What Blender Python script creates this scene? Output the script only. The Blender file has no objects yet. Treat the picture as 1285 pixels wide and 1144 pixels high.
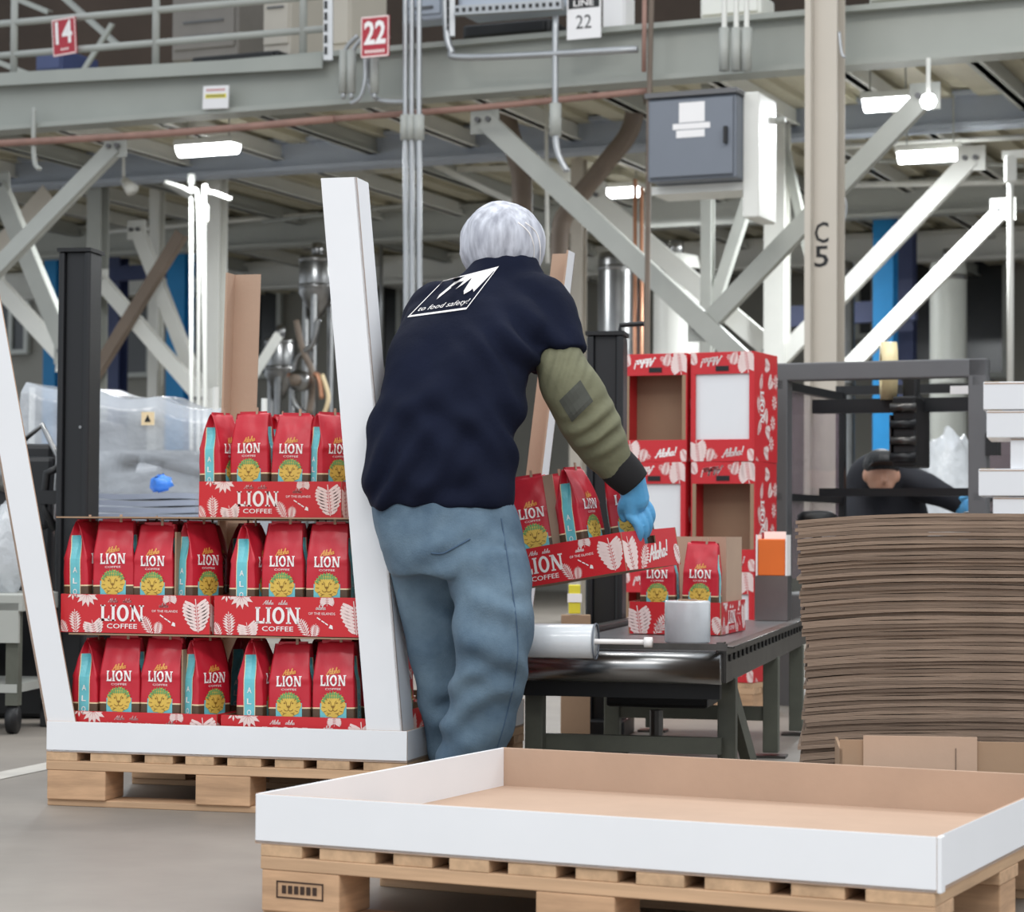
import bpy, bmesh, math, random
from mathutils import Vector, Matrix, noise
from mathutils.bvhtree import BVHTree
random.seed(7)
R = math.radians
scene = bpy.context.scene
COL = scene.collection

# ------------------------------------------------------------------ camera
F, HY, ROLL, CH = 2900.0, 668.0, 0.36, 0.72          # focal length in px of a 1285 x 1144 frame
cd = bpy.data.cameras.new('camera'); cam = bpy.data.objects.new('camera', cd); COL.objects.link(cam)
cd.sensor_fit = 'HORIZONTAL'; cd.sensor_width = 36.0; cd.lens = 36.0 * F / 1285.0
cd.clip_start = 0.05; cd.clip_end = 200
CM = Matrix.Rotation(math.pi/2 + math.atan((HY-572)/F), 4, 'X') @ Matrix.Rotation(R(ROLL), 4, 'Z')
cam.matrix_world = Matrix.Translation((0, 0, CH)) @ CM
scene.camera = cam
cd.dof.use_dof = True; cd.dof.focus_distance = 5.6; cd.dof.aperture_fstop = 7.0

# ------------------------------------------------------------------ world, lights, exposure
w = bpy.data.worlds.new('world'); scene.world = w; w.use_nodes = True
w.node_tree.nodes['Background'].inputs[0].default_value = (0.86, 0.93, 1.0, 1)
w.node_tree.nodes['Background'].inputs[1].default_value = 1.02
vs = scene.view_settings
vs.view_transform = 'Standard'; vs.look = 'None'; vs.gamma = 1.0; vs.exposure = 0.0; vs.use_curve_mapping = False

def area(name, loc, sx, sy, power, col=(1, .97, .93), rot=(0, 0, 0)):
    l = bpy.data.lights.new(name, 'AREA'); l.shape = 'RECTANGLE'; l.size = sx; l.size_y = sy
    l.energy = power; l.color = col
    o = bpy.data.objects.new(name, l); COL.objects.link(o); o.location = loc; o.rotation_euler = rot
    return o
# ceiling lamps of the packing hall, rows of long fixtures at 6.5 m
for i, (x, y, p) in enumerate(((-3.0, -1.0, 150), (0.2, -1.4, 150), (3.0, -1.0, 150), (-3.4, 3.6, 60), (0.4, 3.2, 40), (3.4, 3.6, 60), (-3.2, 9.0, 110), (3.6, 9.0, 110), (0.3, 9.4, 110))):
    area('hall_lamp', (x, y, 6.5), 2.4, 0.7, p, (1, .975, .94))

# ------------------------------------------------------------------ picture <-> place
def ray(px, py):
    return (CM.to_3x3() @ Vector(((px-642.5)/F, -(py-572)/F, -1)))
CP = Vector((0, 0, CH))
def at(px, py, Y):
    d = ray(px, py); return CP + d*(Y/d.y)
def atz(px, py, Z):
    d = ray(px, py); return CP + d*((Z-CH)/d.z)
GA = R(23.5)                                          # the building's grid is turned by this much
E1 = Vector((math.cos(GA), -math.sin(GA), 0)); E2 = Vector((math.sin(GA), math.cos(GA), 0))
G0 = at(1030, 500, 14.0)
def gp(px, py, t):                                    # a point on the grid plane t metres behind the mezzanine edge
    d = ray(px, py); k = (t - (CP-G0).dot(E2))/d.dot(E2); return CP + d*k
def gs(p): return (p-G0).dot(E1)
def grid(s, t, z): 
    q = G0 + E1*s + E2*t; return Vector((q.x, q.y, z))

# ------------------------------------------------------------------ materials
def lin(c):
    return tuple((v/255/12.92 if v/255 <= .04045 else ((v/255+.055)/1.055)**2.4) for v in c)
MATS = {}
def mat(name, col, rough=.6, metal=0.0, var=.08, scale=6.0, bump=0.0, bscale=40.0, stretch=(1, 1, 1), emit=0.0, spec=.5, coat=0.0, alpha=1.0, trans=0.0, sheen=0.0, col2=None):
    if name in MATS: return MATS[name]
    m = bpy.data.materials.new(name); m.use_nodes = True
    n = m.node_tree.nodes; l = m.node_tree.links; b = n['Principled BSDF']
    c = lin(col)
    b.inputs['Roughness'].default_value = rough; b.inputs['Metallic'].default_value = metal
    b.inputs['Specular IOR Level'].default_value = spec; b.inputs['Coat Weight'].default_value = coat
    b.inputs['Alpha'].default_value = alpha; b.inputs['Transmission Weight'].default_value = trans
    b.inputs['Sheen Weight'].default_value = sheen
    tc = n.new('ShaderNodeTexCoord'); mp = n.new('ShaderNodeMapping'); mp.inputs['Scale'].default_value = stretch
    l.new(tc.outputs['Object'], mp.inputs['Vector'])
    if var > 0 or col2:
        t = n.new('ShaderNodeTexNoise'); t.inputs['Scale'].default_value = scale; t.inputs['Detail'].default_value = 5
        t.inputs['Roughness'].default_value = .6
        l.new(mp.outputs['Vector'], t.inputs['Vector'])
        r = n.new('ShaderNodeValToRGB'); l.new(t.outputs['Fac'], r.inputs['Fac'])
        r.color_ramp.elements[0].position = .3; r.color_ramp.elements[1].position = .7
        c2 = lin(col2) if col2 else tuple(min(1, v*(1+var)) for v in c)
        c1 = c if col2 else tuple(v*(1-var) for v in c)
        r.color_ramp.elements[0].color = (*c1, 1); r.color_ramp.elements[1].color = (*c2, 1)
        l.new(r.outputs['Color'], b.inputs['Base Color'])
    else:
        b.inputs['Base Color'].default_value = (*c, 1)
    if bump > 0:
        t2 = n.new('ShaderNodeTexNoise'); t2.inputs['Scale'].default_value = bscale; t2.inputs['Detail'].default_value = 4
        l.new(mp.outputs['Vector'], t2.inputs['Vector'])
        bm_ = n.new('ShaderNodeBump'); bm_.inputs['Strength'].default_value = bump; bm_.inputs['Distance'].default_value = .01
        l.new(t2.outputs['Fac'], bm_.inputs['Height']); l.new(bm_.outputs['Normal'], b.inputs['Normal'])
    if emit > 0:
        b.inputs['Emission Color'].default_value = (*c, 1); b.inputs['Emission Strength'].default_value = emit
    MATS[name] = m
    return m

M_concrete = mat('concrete_floor', (136, 129, 121), .5, var=.2, scale=1.3, bump=.1, bscale=9)
M_white = mat('white_card', (234, 235, 238), .55, var=.02, scale=3)
M_kraft = mat('kraft_card', (182, 154, 133), .8, var=.05, scale=5, bump=.05, bscale=60)
M_kraft2 = mat('kraft_card_brown', (158, 130, 105), .8, var=.05, scale=5, bump=.05, bscale=60)
M_corr = mat('corrugated_edge', (138, 118, 102), .9, var=.25, scale=30, stretch=(.25, 1, 6), bump=.3, bscale=120)
M_corr2 = mat('corrugated_edge_dark', (116, 98, 84), .9, var=.25, scale=30, stretch=(.25, 1, 6), bump=.3, bscale=120)
M_wood = mat('pallet_wood', (196, 162, 128), .8, var=.26, scale=22, stretch=(1, .08, 1), bump=.2, bscale=30)
M_wood_x = mat('pallet_wood_cross', (194, 159, 126), .8, var=.26, scale=26, stretch=(.06, 1, 1), bump=.2, bscale=30)
M_wood_end = mat('pallet_wood_end', (222, 178, 122), .8, var=.22, scale=40, stretch=(.4, 1, 1), bump=.2, bscale=60)
M_block = mat('pallet_block_wood', (196, 158, 124), .85, var=.3, scale=26, stretch=(.12, .12, 1), bump=.2, bscale=30)
M_stamp = mat('stamp_ink', (60, 42, 32), .8, var=.1)
M_red = mat('printed_red_card', (205, 40, 48), .42, var=.03, scale=4)
M_bag = mat('bag_red_film', (196, 34, 52), .38, var=.05, scale=14, bump=.12, bscale=22)
M_bagbrown = mat('bag_brown_film', (88, 66, 48), .4, var=.06, scale=14)
M_cream = mat('cream_ink', (238, 214, 172), .5, var=.02)
M_ink = mat('white_ink', (244, 240, 238), .5, var=.0)
M_pinkink = mat('pale_leaf_ink', (240, 216, 212), .5, var=.03, scale=20)
M_gold = mat('gold_ink', (232, 160, 78), .45, var=.04)
M_aqua = mat('aqua_ink', (112, 196, 206), .4, var=.04)
M_lion = mat('yellow_emblem_ink', (222, 186, 84), .45, var=.08, scale=60)
M_green = mat('green_emblem_ink', (112, 160, 96), .5, var=.08, scale=80)
M_lionline = mat('brown_emblem_ink', (138, 104, 34), .5, var=.05)
M_black = mat('black_metal', (24, 25, 28), .42, var=.12, scale=3)
M_blackp = mat('black_plastic', (18, 18, 20), .5, var=.1)
M_dgrey = mat('dark_grey_steel', (98, 98, 100), .5, var=.05)
M_steel = mat('brushed_steel', (150, 150, 150), .28, 1.0, var=.08, scale=8)
M_steel_dk = mat('worn_steel', (92, 90, 88), .35, .9, var=.2, scale=10)
M_beltgrey = mat('conveyor_bed_grey', (110, 110, 112), .32, .5, var=.12, scale=5)
M_gleg = mat('green_grey_paint', (88, 90, 80), .55, var=.18, scale=8)
M_beam = mat('green_grey_beam', (160, 163, 156), .5, var=.07, scale=1.2)
M_bluebeam = mat('blue_grey_beam', (172, 180, 192), .5, var=.06, scale=1.2)
M_wsteel = mat('white_painted_steel', (222, 222, 216), .45, var=.05, scale=2)
M_gsteel = mat('grey_painted_steel', (170, 172, 166), .5, var=.06, scale=2)
M_column = mat('cream_column_paint', (190, 182, 170), .5, var=.04, scale=1.5)
M_brownst = mat('brown_primer_steel', (118, 104, 92), .6, var=.12, scale=3)
M_rust = mat('rust_pipe', (150, 116, 104), .6, var=.2, scale=6)
M_copper = mat('copper_pipe', (206, 150, 120), .35, .6, var=.1, scale=6)
M_conduit = mat('galvanised_conduit', (172, 174, 176), .35, .7, var=.08, scale=6)
M_blue = mat('bright_blue_paint', (30, 140, 205), .5, var=.08, scale=2)
M_navyp = mat('navy_blue_paint', (70, 80, 120), .5, var=.1, scale=2)
M_wall = mat('hall_wall', (142, 140, 132), .8, var=.14, scale=.5)
M_wallup = mat('upper_wall', (66, 54, 46), .9, var=.25, scale=.8)
M_glassdk = mat('dark_window_glass', (52, 54, 56), .2, var=.3, scale=1.0)
M_deck = mat('deck_underside', (196, 191, 170), .6, var=.12, scale=1.2)
M_cab = mat('cabinet_grey_blue', (112, 118, 128), .45, var=.05, scale=2)
M_sign = mat('sign_red', (176, 44, 58), .45, var=.05)
M_signw = mat('sign_white', (232, 230, 230), .5, var=.02)
M_yellow = mat('sign_yellow', (226, 212, 60), .5, var=.03)
M_lamp = mat('lamp_diffuser', (250, 252, 255), .5, var=0, emit=14)
M_navy = mat('navy_cotton', (19, 24, 42), .9, var=.14, scale=7, bump=.12, bscale=120, spec=.15)
M_denim = mat('blue_denim', (66, 88, 108), .9, var=.2, scale=6, bump=.2, bscale=220, col2=(108, 130, 146))
M_olive = mat('olive_sleeve_cloth', (112, 112, 88), .8, var=.1, scale=12, bump=.15, bscale=70)
M_oliv2 = mat('grey_patch_cloth', (74, 76, 70), .85, var=.1, scale=12)
M_cuff = mat('black_rib_knit', (22, 21, 23), .9, var=.1)
M_glove = mat('blue_nitrile', (96, 172, 222), .4, var=.06, scale=20, bump=.12, bscale=60)
M_skin = mat('skin', (206, 156, 130), .5, var=.05)
M_darkcl = mat('dark_sweatshirt', (24, 26, 34), .85, var=.14, scale=7)
M_shoe = mat('shoe_leather', (48, 40, 36), .6, var=.1)
M_film = mat('white_film', (216, 220, 224), .25, var=.06, scale=10, coat=.4)
M_orange = mat('orange_plastic', (232, 112, 40), .45, var=.05)
M_tape = mat('tape_roll', (222, 206, 160), .4, var=.05)
M_bluefilm = mat('blue_bag_film', (70, 140, 235), .35, var=.1)

def clear_plastic(name, tint, opacity, rough=.12, wr=.5, sc=14):
    m = bpy.data.materials.new(name); m.use_nodes = True
    n = m.node_tree.nodes; l = m.node_tree.links; b = n['Principled BSDF']; out = n['Material Output']
    b.inputs['Base Color'].default_value = (*lin(tint), 1); b.inputs['Roughness'].default_value = rough
    tr = n.new('ShaderNodeBsdfTransparent'); mx = n.new('ShaderNodeMixShader')
    t = n.new('ShaderNodeTexNoise'); t.inputs['Scale'].default_value = sc; t.inputs['Detail'].default_value = 4
    tc = n.new('ShaderNodeTexCoord'); l.new(tc.outputs['Object'], t.inputs['Vector'])
    mr = n.new('ShaderNodeMapRange'); mr.inputs['To Min'].default_value = max(0, opacity-.15); mr.inputs['To Max'].default_value = min(1, opacity+.15)
    l.new(t.outputs['Fac'], mr.inputs['Value'])
    bp = n.new('ShaderNodeBump'); bp.inputs['Strength'].default_value = wr; bp.inputs['Distance'].default_value = .03
    l.new(t.outputs['Fac'], bp.inputs['Height']); l.new(bp.outputs['Normal'], b.inputs['Normal'])
    l.new(mr.outputs['Result'], mx.inputs['Fac']); l.new(tr.outputs[0], mx.inputs[1]); l.new(b.outputs[0], mx.inputs[2])
    l.new(mx.outputs[0], out.inputs['Surface'])
    return m
M_sheet = clear_plastic('clear_plastic_sheet', (206, 212, 220), .5, .16, .9, 5)
M_panel = clear_plastic('clear_guard_panel', (170, 150, 160), .35, .08, .1, 3)
M_stretch = clear_plastic('clear_stretch_film', (226, 230, 234), .6, .15, 1.0, 9)

# hair net: fine streaks running over the cap
def hairnet_mat():
    m = bpy.data.materials.new('hair_net'); m.use_nodes = True
    n = m.node_tree.nodes; l = m.node_tree.links; b = n['Principled BSDF']
    tc = n.new('ShaderNodeTexCoord'); mp = n.new('ShaderNodeMapping'); mp.inputs['Scale'].default_value = (1, 1, .2); mp.inputs['Rotation'].default_value = (.2, .5, .3)
    t = n.new('ShaderNodeTexNoise'); t.inputs['Scale'].default_value = 46; t.inputs['Detail'].default_value = 5
    l.new(tc.outputs['Object'], mp.inputs['Vector']); l.new(mp.outputs['Vector'], t.inputs['Vector'])
    r = n.new('ShaderNodeValToRGB'); r.color_ramp.elements[0].position = .34; r.color_ramp.elements[1].position = .66
    r.color_ramp.elements[0].color = (*lin((150, 152, 163)), 1); r.color_ramp.elements[1].color = (*lin((204, 207, 217)), 1)
    l.new(t.outputs['Fac'], r.inputs['Fac']); l.new(r.outputs['Color'], b.inputs['Base Color'])
    b.inputs['Roughness'].default_value = .6
    bp = n.new('ShaderNodeBump'); bp.inputs['Strength'].default_value = .35; bp.inputs['Distance'].default_value = .004
    l.new(t.outputs['Fac'], bp.inputs['Height']); l.new(bp.outputs['Normal'], b.inputs['Normal'])
    return m
M_net = hairnet_mat()

# ------------------------------------------------------------------ mesh builder
def tag(o, label=None, cat=None, group=None, kind=None):
    if label: o['label'] = label
    if cat: o['category'] = cat
    if group: o['group'] = group
    if kind: o['kind'] = kind
    return o
def thing(name, label, cat, loc=(0, 0, 0), rz=0.0, group=None):
    o = bpy.data.objects.new(name, None); COL.objects.link(o); o.empty_display_size = .1
    o.location = loc; o.rotation_euler = (0, 0, rz)
    return tag(o, label, cat, group)
def mw(o):
    m = o.matrix_basis.copy()
    return (mw(o.parent) @ m) if o.parent else m

class MB:
    def __init__(s): s.v = []; s.f = []; s.mi = []
    def add(s, vs, fs, mi=0):
        k = len(s.v); s.v += [Vector(p) for p in vs]
        for f in fs: s.f.append([k+i for i in f]); s.mi.append(mi)
        return s
    def box(s, c, d, M=None, mi=0):
        x, y, z = d[0]/2, d[1]/2, d[2]/2; c = Vector(c)
        vs = [Vector((sx*x, sy*y, sz*z)) for sz in (-1, 1) for sx, sy in ((-1, -1), (1, -1), (1, 1), (-1, 1))]
        if M is not None: vs = [M @ p for p in vs]
        return s.add([c+p for p in vs], [(3, 2, 1, 0), (4, 5, 6, 7), (0, 1, 5, 4), (1, 2, 6, 5), (2, 3, 7, 6), (3, 0, 4, 7)], mi)
    def bar(s, p0, p1, wd, ht, up=Vector((0, 0, 1)), mi=0):
        p0 = Vector(p0); p1 = Vector(p1); d = (p1-p0); L = d.length; d.normalize(); up = Vector(up)
        if abs(d.dot(up)) > .98: up = Vector((0, 1, 0))
        a = d.cross(up).normalized(); b = a.cross(d)
        M = Matrix((d, a, b)).transposed()
        return s.box((p0+p1)/2, (L, wd, ht), M, mi)
    def tube(s, pts, r, n=8, closed=False, mi=0, cap=True):
        pts = [Vector(p) for p in pts]; rs = r if isinstance(r, (list, tuple)) else [r]*len(pts)
        vs = []; a = None
        for i, p in enumerate(pts):
            d = (pts[min(i+1, len(pts)-1)]-pts[max(i-1, 0)]).normalized()
            if a is None:
                a = d.cross(Vector((0, 0, 1)) if abs(d.z) < .9 else Vector((0, 1, 0))).normalized()
            else:
                a = (a-d*a.dot(d)).normalized()
            b = d.cross(a)
            vs += [p+(a*math.cos(2*math.pi*k/n)+b*math.sin(2*math.pi*k/n))*rs[i] for k in range(n)]
        fs = [(i*n+k, i*n+(k+1) % n, (i+1)*n+(k+1) % n, (i+1)*n+k) for i in range(len(pts)-1) for k in range(n)]
        if cap: fs += [tuple(range(n))[::-1], tuple(range((len(pts)-1)*n, len(pts)*n))]
        return s.add(vs, fs, mi)
    def cyl(s, p0, p1, r, n=16, r2=None, mi=0): return s.tube([p0, p1], [r, r if r2 is None else r2], n, mi=mi)
    def lathe(s, prof, n=24, c=(0, 0, 0), mi=0):
        c = Vector(c); vs = [c+Vector((r*math.cos(2*math.pi*k/n), r*math.sin(2*math.pi*k/n), z)) for r, z in prof for k in range(n)]
        fs = [(i*n+k, i*n+(k+1) % n, (i+1)*n+(k+1) % n, (i+1)*n+k) for i in range(len(prof)-1) for k in range(n)]
        return s.add(vs, fs, mi)
    def prism(s, poly, o, u, v, t, mi=0):             # outline in the plane (u, v) at o, extruded by vector t
        o, u, v, t = map(Vector, (o, u, v, t)); n = len(poly)
        a = [o+u*x+v*y for x, y in poly]; b = [p+t for p in a]
        return s.add(a+b, [tuple(range(n))[::-1], tuple(range(n, 2*n))]+[(i, (i+1) % n, n+(i+1) % n, n+i) for i in range(n)], mi)
    def polys(s, ps, fn, mi=0):                       # flat print: convex outlines mapped on a surface
        for p in ps: s.add([fn(x, y) for x, y in p], [tuple(range(len(p)))], mi)
        return s
    def mesh(s, name, mats, smooth=False):
        me = bpy.data.meshes.new(name); me.from_pydata([tuple(p) for p in s.v], [], s.f)
        for m in (mats if isinstance(mats, (list, tuple)) else [mats]): me.materials.append(m)
        if any(s.mi): me.polygons.foreach_set('material_index', s.mi)
        if smooth: me.polygons.foreach_set('use_smooth', [True]*len(me.polygons))
        me.update(); return me
    def build(s, name, mats, parent=None, smooth=False, world=True, bevel=0.0, recalc=True):
        if parent is not None and world:
            inv = mw(parent).inverted(); s.v = [inv @ p for p in s.v]
        me = s.mesh(name, mats, smooth)
        if recalc:
            b = bmesh.new(); b.from_mesh(me); bmesh.ops.recalc_face_normals(b, faces=b.faces); b.to_mesh(me); b.free()
        o = bpy.data.objects.new(name, me); COL.objects.link(o); o.parent = parent
        if bevel > 0:
            md = o.modifiers.new('bevel', 'BEVEL'); md.width = bevel; md.segments = 2; md.limit_method = 'ANGLE'
        return o
def solo(mb, name, mats, label, cat, group=None, smooth=False, bevel=0.0, kind=None):
    """a thing of one mesh, its origin at the middle of its base"""
    xs = [p.x for p in mb.v]; ys = [p.y for p in mb.v]; zs = [p.z for p in mb.v]
    o0 = Vector(((min(xs)+max(xs))/2, (min(ys)+max(ys))/2, min(zs)))
    mb.v = [p-o0 for p in mb.v]
    o = mb.build(name, mats, None, smooth, bevel=bevel); o.location = o0
    return tag(o, label, cat, group, kind)
def obj_of(name, me, parent):
    o = bpy.data.objects.new(name, me); COL.objects.link(o); o.parent = parent; return o
def copy_tree(o, parent=None):
    c = o.copy(); COL.objects.link(c); c.parent = parent
    for ch in o.children: copy_tree(ch, c)
    return c
def smooth_by_angle(o, a=40):
    me = o.data
    b = bmesh.new(); b.from_mesh(me)
    for f in b.faces: f.smooth = True
    for e in b.edges:
        if len(e.link_faces) == 2 and e.calc_face_angle(0) > R(a): e.smooth = False
    b.to_mesh(me); b.free()
    return o

# ------------------------------------------------------------------ print: outlines in two dimensions
_TC = {}
def text2d(s, size, width=None, bold=0.0):
    """triangles of a line of sans lettering, centred on the origin, cap height about `size`"""
    key = (s, bold)
    if key not in _TC:
        cu = bpy.data.curves.new('lettering_tmp', 'FONT'); cu.body = s; cu.size = 1.0; cu.offset = bold; cu.resolution_u = 2
        ob = bpy.data.objects.new('lettering_tmp', cu); me = ob.to_mesh()
        V = [v.co.copy() for v in me.vertices]; T = [[(V[i].x, V[i].y) for i in p.vertices] for p in me.polygons]
        ob.to_mesh_clear(); bpy.data.objects.remove(ob); bpy.data.curves.remove(cu)
        _TC[key] = T
    T = _TC[key]
    xs = [x for p in T for x, _ in p]; ys = [y for p in T for _, y in p]
    cx = (min(xs)+max(xs))/2; cy = (min(ys)+max(ys))/2; k = size/(max(ys)-min(ys)); kx = k if width is None else width/(max(xs)-min(xs))
    return [[((x-cx)*kx, (y-cy)*k) for x, y in p] for p in T]
def rect(x0, y0, x1, y1): return [(x0, y0), (x1, y0), (x1, y1), (x0, y1)]
def lion2d(wd, h):
    """LION in wide slab letters, centred"""
    P = []; s = .2; t = .09
    def serif(x0, x1, y): P.append(rect(x0, y, x1, y+t))
    # L
    P += [rect(.06, 0, .06+s, 1), rect(.06, 0, .62, .15), [(.50, .12), (.64, .0), (.64, .34), (.57, .34)]]; serif(0, .34, 1-t); serif(0, .3, 0)
    # I
    P += [rect(.80, 0, .80+s, 1)]; serif(.72, 1.08, 0); serif(.72, 1.08, 1-t)
    # O
    n = 20; cx = 1.58
    for k in range(n):
        a, b = 2*math.pi*k/n, 2*math.pi*(k+1)/n
        P.append([(cx+.42*math.cos(a), .5+.52*math.sin(a)), (cx+.42*math.cos(b), .5+.52*math.sin(b)), (cx+.21*math.cos(b), .5+.36*math.sin(b)), (cx+.21*math.cos(a), .5+.36*math.sin(a))])
    # N
    P += [rect(2.20, 0, 2.34, 1), rect(2.82, 0, 2.96, 1), [(2.14, 1), (2.40, 1), (2.96, 0), (2.74, 0)]]
    serif(2.10, 2.44, 0); serif(2.72, 3.06, 1-t); serif(2.08, 2.36, 1-t)
    return [[((x/3.06-.5)*wd, (y-.5)*h) for x, y in p] for p in P]
def cat_rom(pts, n=5):
    out = []
    for i in range(len(pts)-1):
        p0, p1, p2, p3 = pts[max(i-1, 0)], pts[i], pts[i+1], pts[min(i+2, len(pts)-1)]
        for k in range(n):
            t = k/n
            out.append(tuple(.5*((2*b)+(c-a)*t+(2*a-5*b+4*c-d)*t*t+(-a+3*b-3*c+d)*t**3) for a, b, c, d in zip(p0, p1, p2, p3)))
    out.append(tuple(pts[-1])); return out
def ribbon(pts, wd):
    P = []
    for (x0, y0), (x1, y1) in zip(pts, pts[1:]):
        L = math.hypot(x1-x0, y1-y0) or 1; nx, ny = -(y1-y0)/L*wd/2, (x1-x0)/L*wd/2; ex, ey = (x1-x0)/L*wd*.3, (y1-y0)/L*wd*.3
        P.append([(x0+nx-ex, y0+ny-ey), (x0-nx-ex, y0-ny-ey), (x1-nx+ex, y1-ny+ey), (x1+nx+ex, y1+ny+ey)])
    return P
SCRIPT = {   # pen strokes of a brush script
 'A': [[(.0, .1), (.12, .0), (.35, .5), (.62, 1.0), (.66, .5), (.66, .05), (.78, .08)], [(.22, .42), (.5, .46), (.84, .5)]],
 'l': [[(.0, .08), (.2, .5), (.3, .95), (.18, 1.0), (.12, .5), (.14, .05), (.3, .1)]],
 'o': [[(.3, .5), (.08, .42), (.06, .1), (.26, .02), (.38, .3), (.3, .5), (.5, .42)]],
 'h': [[(.0, .08), (.2, .5), (.3, .95), (.18, 1.0), (.1, .5), (.1, .0)], [(.1, .25), (.26, .5), (.38, .42), (.38, .05), (.52, .1)]],
 'a': [[(.38, .45), (.16, .48), (.04, .15), (.18, .0), (.36, .25), (.4, .48), (.4, .08), (.54, .1)]],
 '!': [[(.2, 1.05), (.12, .3)], [(.08, .08), (.1, .02)]],
}
ADV = {'A': .86, 'l': .3, 'o': .46, 'h': .52, 'a': .54, '!': .25}
def script2d(s, h, pen=.13, slant=.28):
    P = []; x = 0
    for ch in s:
        for st in SCRIPT[ch]:
            P += ribbon(cat_rom([((x+a+b*slant)*h, b*h) for a, b in st], 4), pen*h)
        x += ADV[ch]
    wd = (x+slant)*h
    return [[(a-wd/2, b-h/2) for a, b in p] for p in P]
def shift(ps, dx=0, dy=0, rot=0, sx=1, sy=1):
    c, s = math.cos(rot), math.sin(rot)
    return [[(dx+(x*sx)*c-(y*sy)*s, dy+(x*sx)*s+(y*sy)*c) for x, y in p] for p in ps]
def fern2d(L, W, n=8):
    P = ribbon([(0, 0), (0, L)], L*.025)
    for k in range(n):
        y = L*(.06+.86*k/n); ln = W*math.sin(math.pi*(.18+.74*k/n))
        for sgn in (-1, 1):
            P.append([(0, y), (sgn*ln*.5, y+ln*.26), (sgn*ln, y+ln*.72), (sgn*ln*.42, y+ln*.52+L*.028)])
    return P
def monstera2d(L, W, n=7):
    P = ribbon([(0, 0), (0, L)], L*.03)
    for k in range(n):
        a = k/n; y = L*(.02+.84*a); ln = W*(math.sin(math.pi*(.16+.66*a))**.8)
        for sgn in (-1, 1):
            g = L*.088
            P.append([(sgn*L*.03, y), (sgn*ln*.55, y+ln*.12), (sgn*ln, y+ln*.42+g*.3), (sgn*ln*.9, y+ln*.42+g*.95), (sgn*ln*.45, y+ln*.2+g), (sgn*L*.03, y+g*.8)])
    return P
def rosette2d(r, n=9):
    P = []
    for k in range(n):
        a = 2*math.pi*k/n
        P.append([(math.cos(a-.1)*r*.12, math.sin(a-.1)*r*.12), (math.cos(a-.24)*r*.62, math.sin(a-.24)*r*.62), (math.cos(a)*r, math.sin(a)*r), (math.cos(a+.24)*r*.62, math.sin(a+.24)*r*.62), (math.cos(a+.1)*r*.12, math.sin(a+.1)*r*.12)])
    return P
def clip(ps, x0, y0, x1, y1):
    out = []
    for p in ps:
        for ax, lim, sg in ((0, x0, 1), (0, x1, -1), (1, y0, 1), (1, y1, -1)):
            q = []
            for i in range(len(p)):
                a, b = p[i-1], p[i]; da, db = (a[ax]-lim)*sg, (b[ax]-lim)*sg
                if (da >= 0) != (db >= 0):
                    t = da/(da-db); q.append((a[0]+(b[0]-a[0])*t, a[1]+(b[1]-a[1])*t))
                if db >= 0: q.append(b)
            p = q
            if len(p) < 3: break
        if len(p) >= 3: out.append(p)
    return out
def fine(P, n=3):
    out = []
    for p in P:
        if len(p) == 4:
            for i in range(n):
                for k_ in range(n):
                    def bl(u, v): return tuple((p[0][q]*(1-u)+p[1][q]*u)*(1-v)+(p[3][q]*(1-u)+p[2][q]*u)*v for q in (0, 1))
                    out.append([bl(i/n, k_/n), bl((i+1)/n, k_/n), bl((i+1)/n, (k_+1)/n), bl(i/n, (k_+1)/n)])
        else: out.append(p)
    return out

# ================================================================== SETTING
fl = MB(); fl.add([(-16, -6, 0), (18, -6, 0), (18, 44, 0), (-16, 44, 0)], [(0, 1, 2, 3)])
fl.add([(-16, -6, -.2), (18, -6, -.2), (18, 44, -.2), (-16, 44, -.2)], [(3, 2, 1, 0)])
floor = tag(fl.build('floor', M_concrete, recalc=False), kind='structure')
mk = MB()                                             # worn white lane line painted on the floor
a0, a1 = atz(-60, 985, .0015), atz(330, 905, .0015)
dd = (a1-a0).normalized(); nn = Vector((-dd.y, dd.x, 0))*.05
mk.add([a0-nn, a1-nn, a1+nn, a0+nn], [(0, 1, 2, 3)])
mk.build('floor_line', mat('worn_line_paint', (190, 186, 178), .6, var=.12, scale=8), floor)

def gbox(mb, s0, s1, t0, t1, z0, z1, mi=0):
    c = grid((s0+s1)/2, (t0+t1)/2, (z0+z1)/2); M = Matrix((E1, E2, Vector((0, 0, 1)))).transposed()
    return mb.box(c, (abs(s1-s0), abs(t1-t0), abs(z1-z0)), M, mi)
ZB = gp(0, 167, 0).z; ZT = gp(0, 104, 0).z            # bottom and top of the mezzanine edge beam
TW = 13.0                                             # far wall
wb = MB(); gbox(wb, -16, 14, TW, TW+.25, 0, 9)
wall_back = tag(wb.build('wall_back', M_wall), kind='structure')
wu = MB(); gbox(wu, -16, 14, 7.0, 7.2, ZT+.06, 9)     # upper storey partition behind the walkway
tag(wu.build('wall_upper', M_wallup), kind='structure')
dk = MB()
n = 150
for k in range(n):                                    # corrugated deck of the mezzanine seen from below
    s = -14+26*k/n; z = ZT-.02-(.05 if k % 2 else 0)
    gbox(dk, s, s+26/n, .12, TW, z, ZT+.04)
tag(dk.build('ceiling', M_deck), kind='structure')
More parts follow.
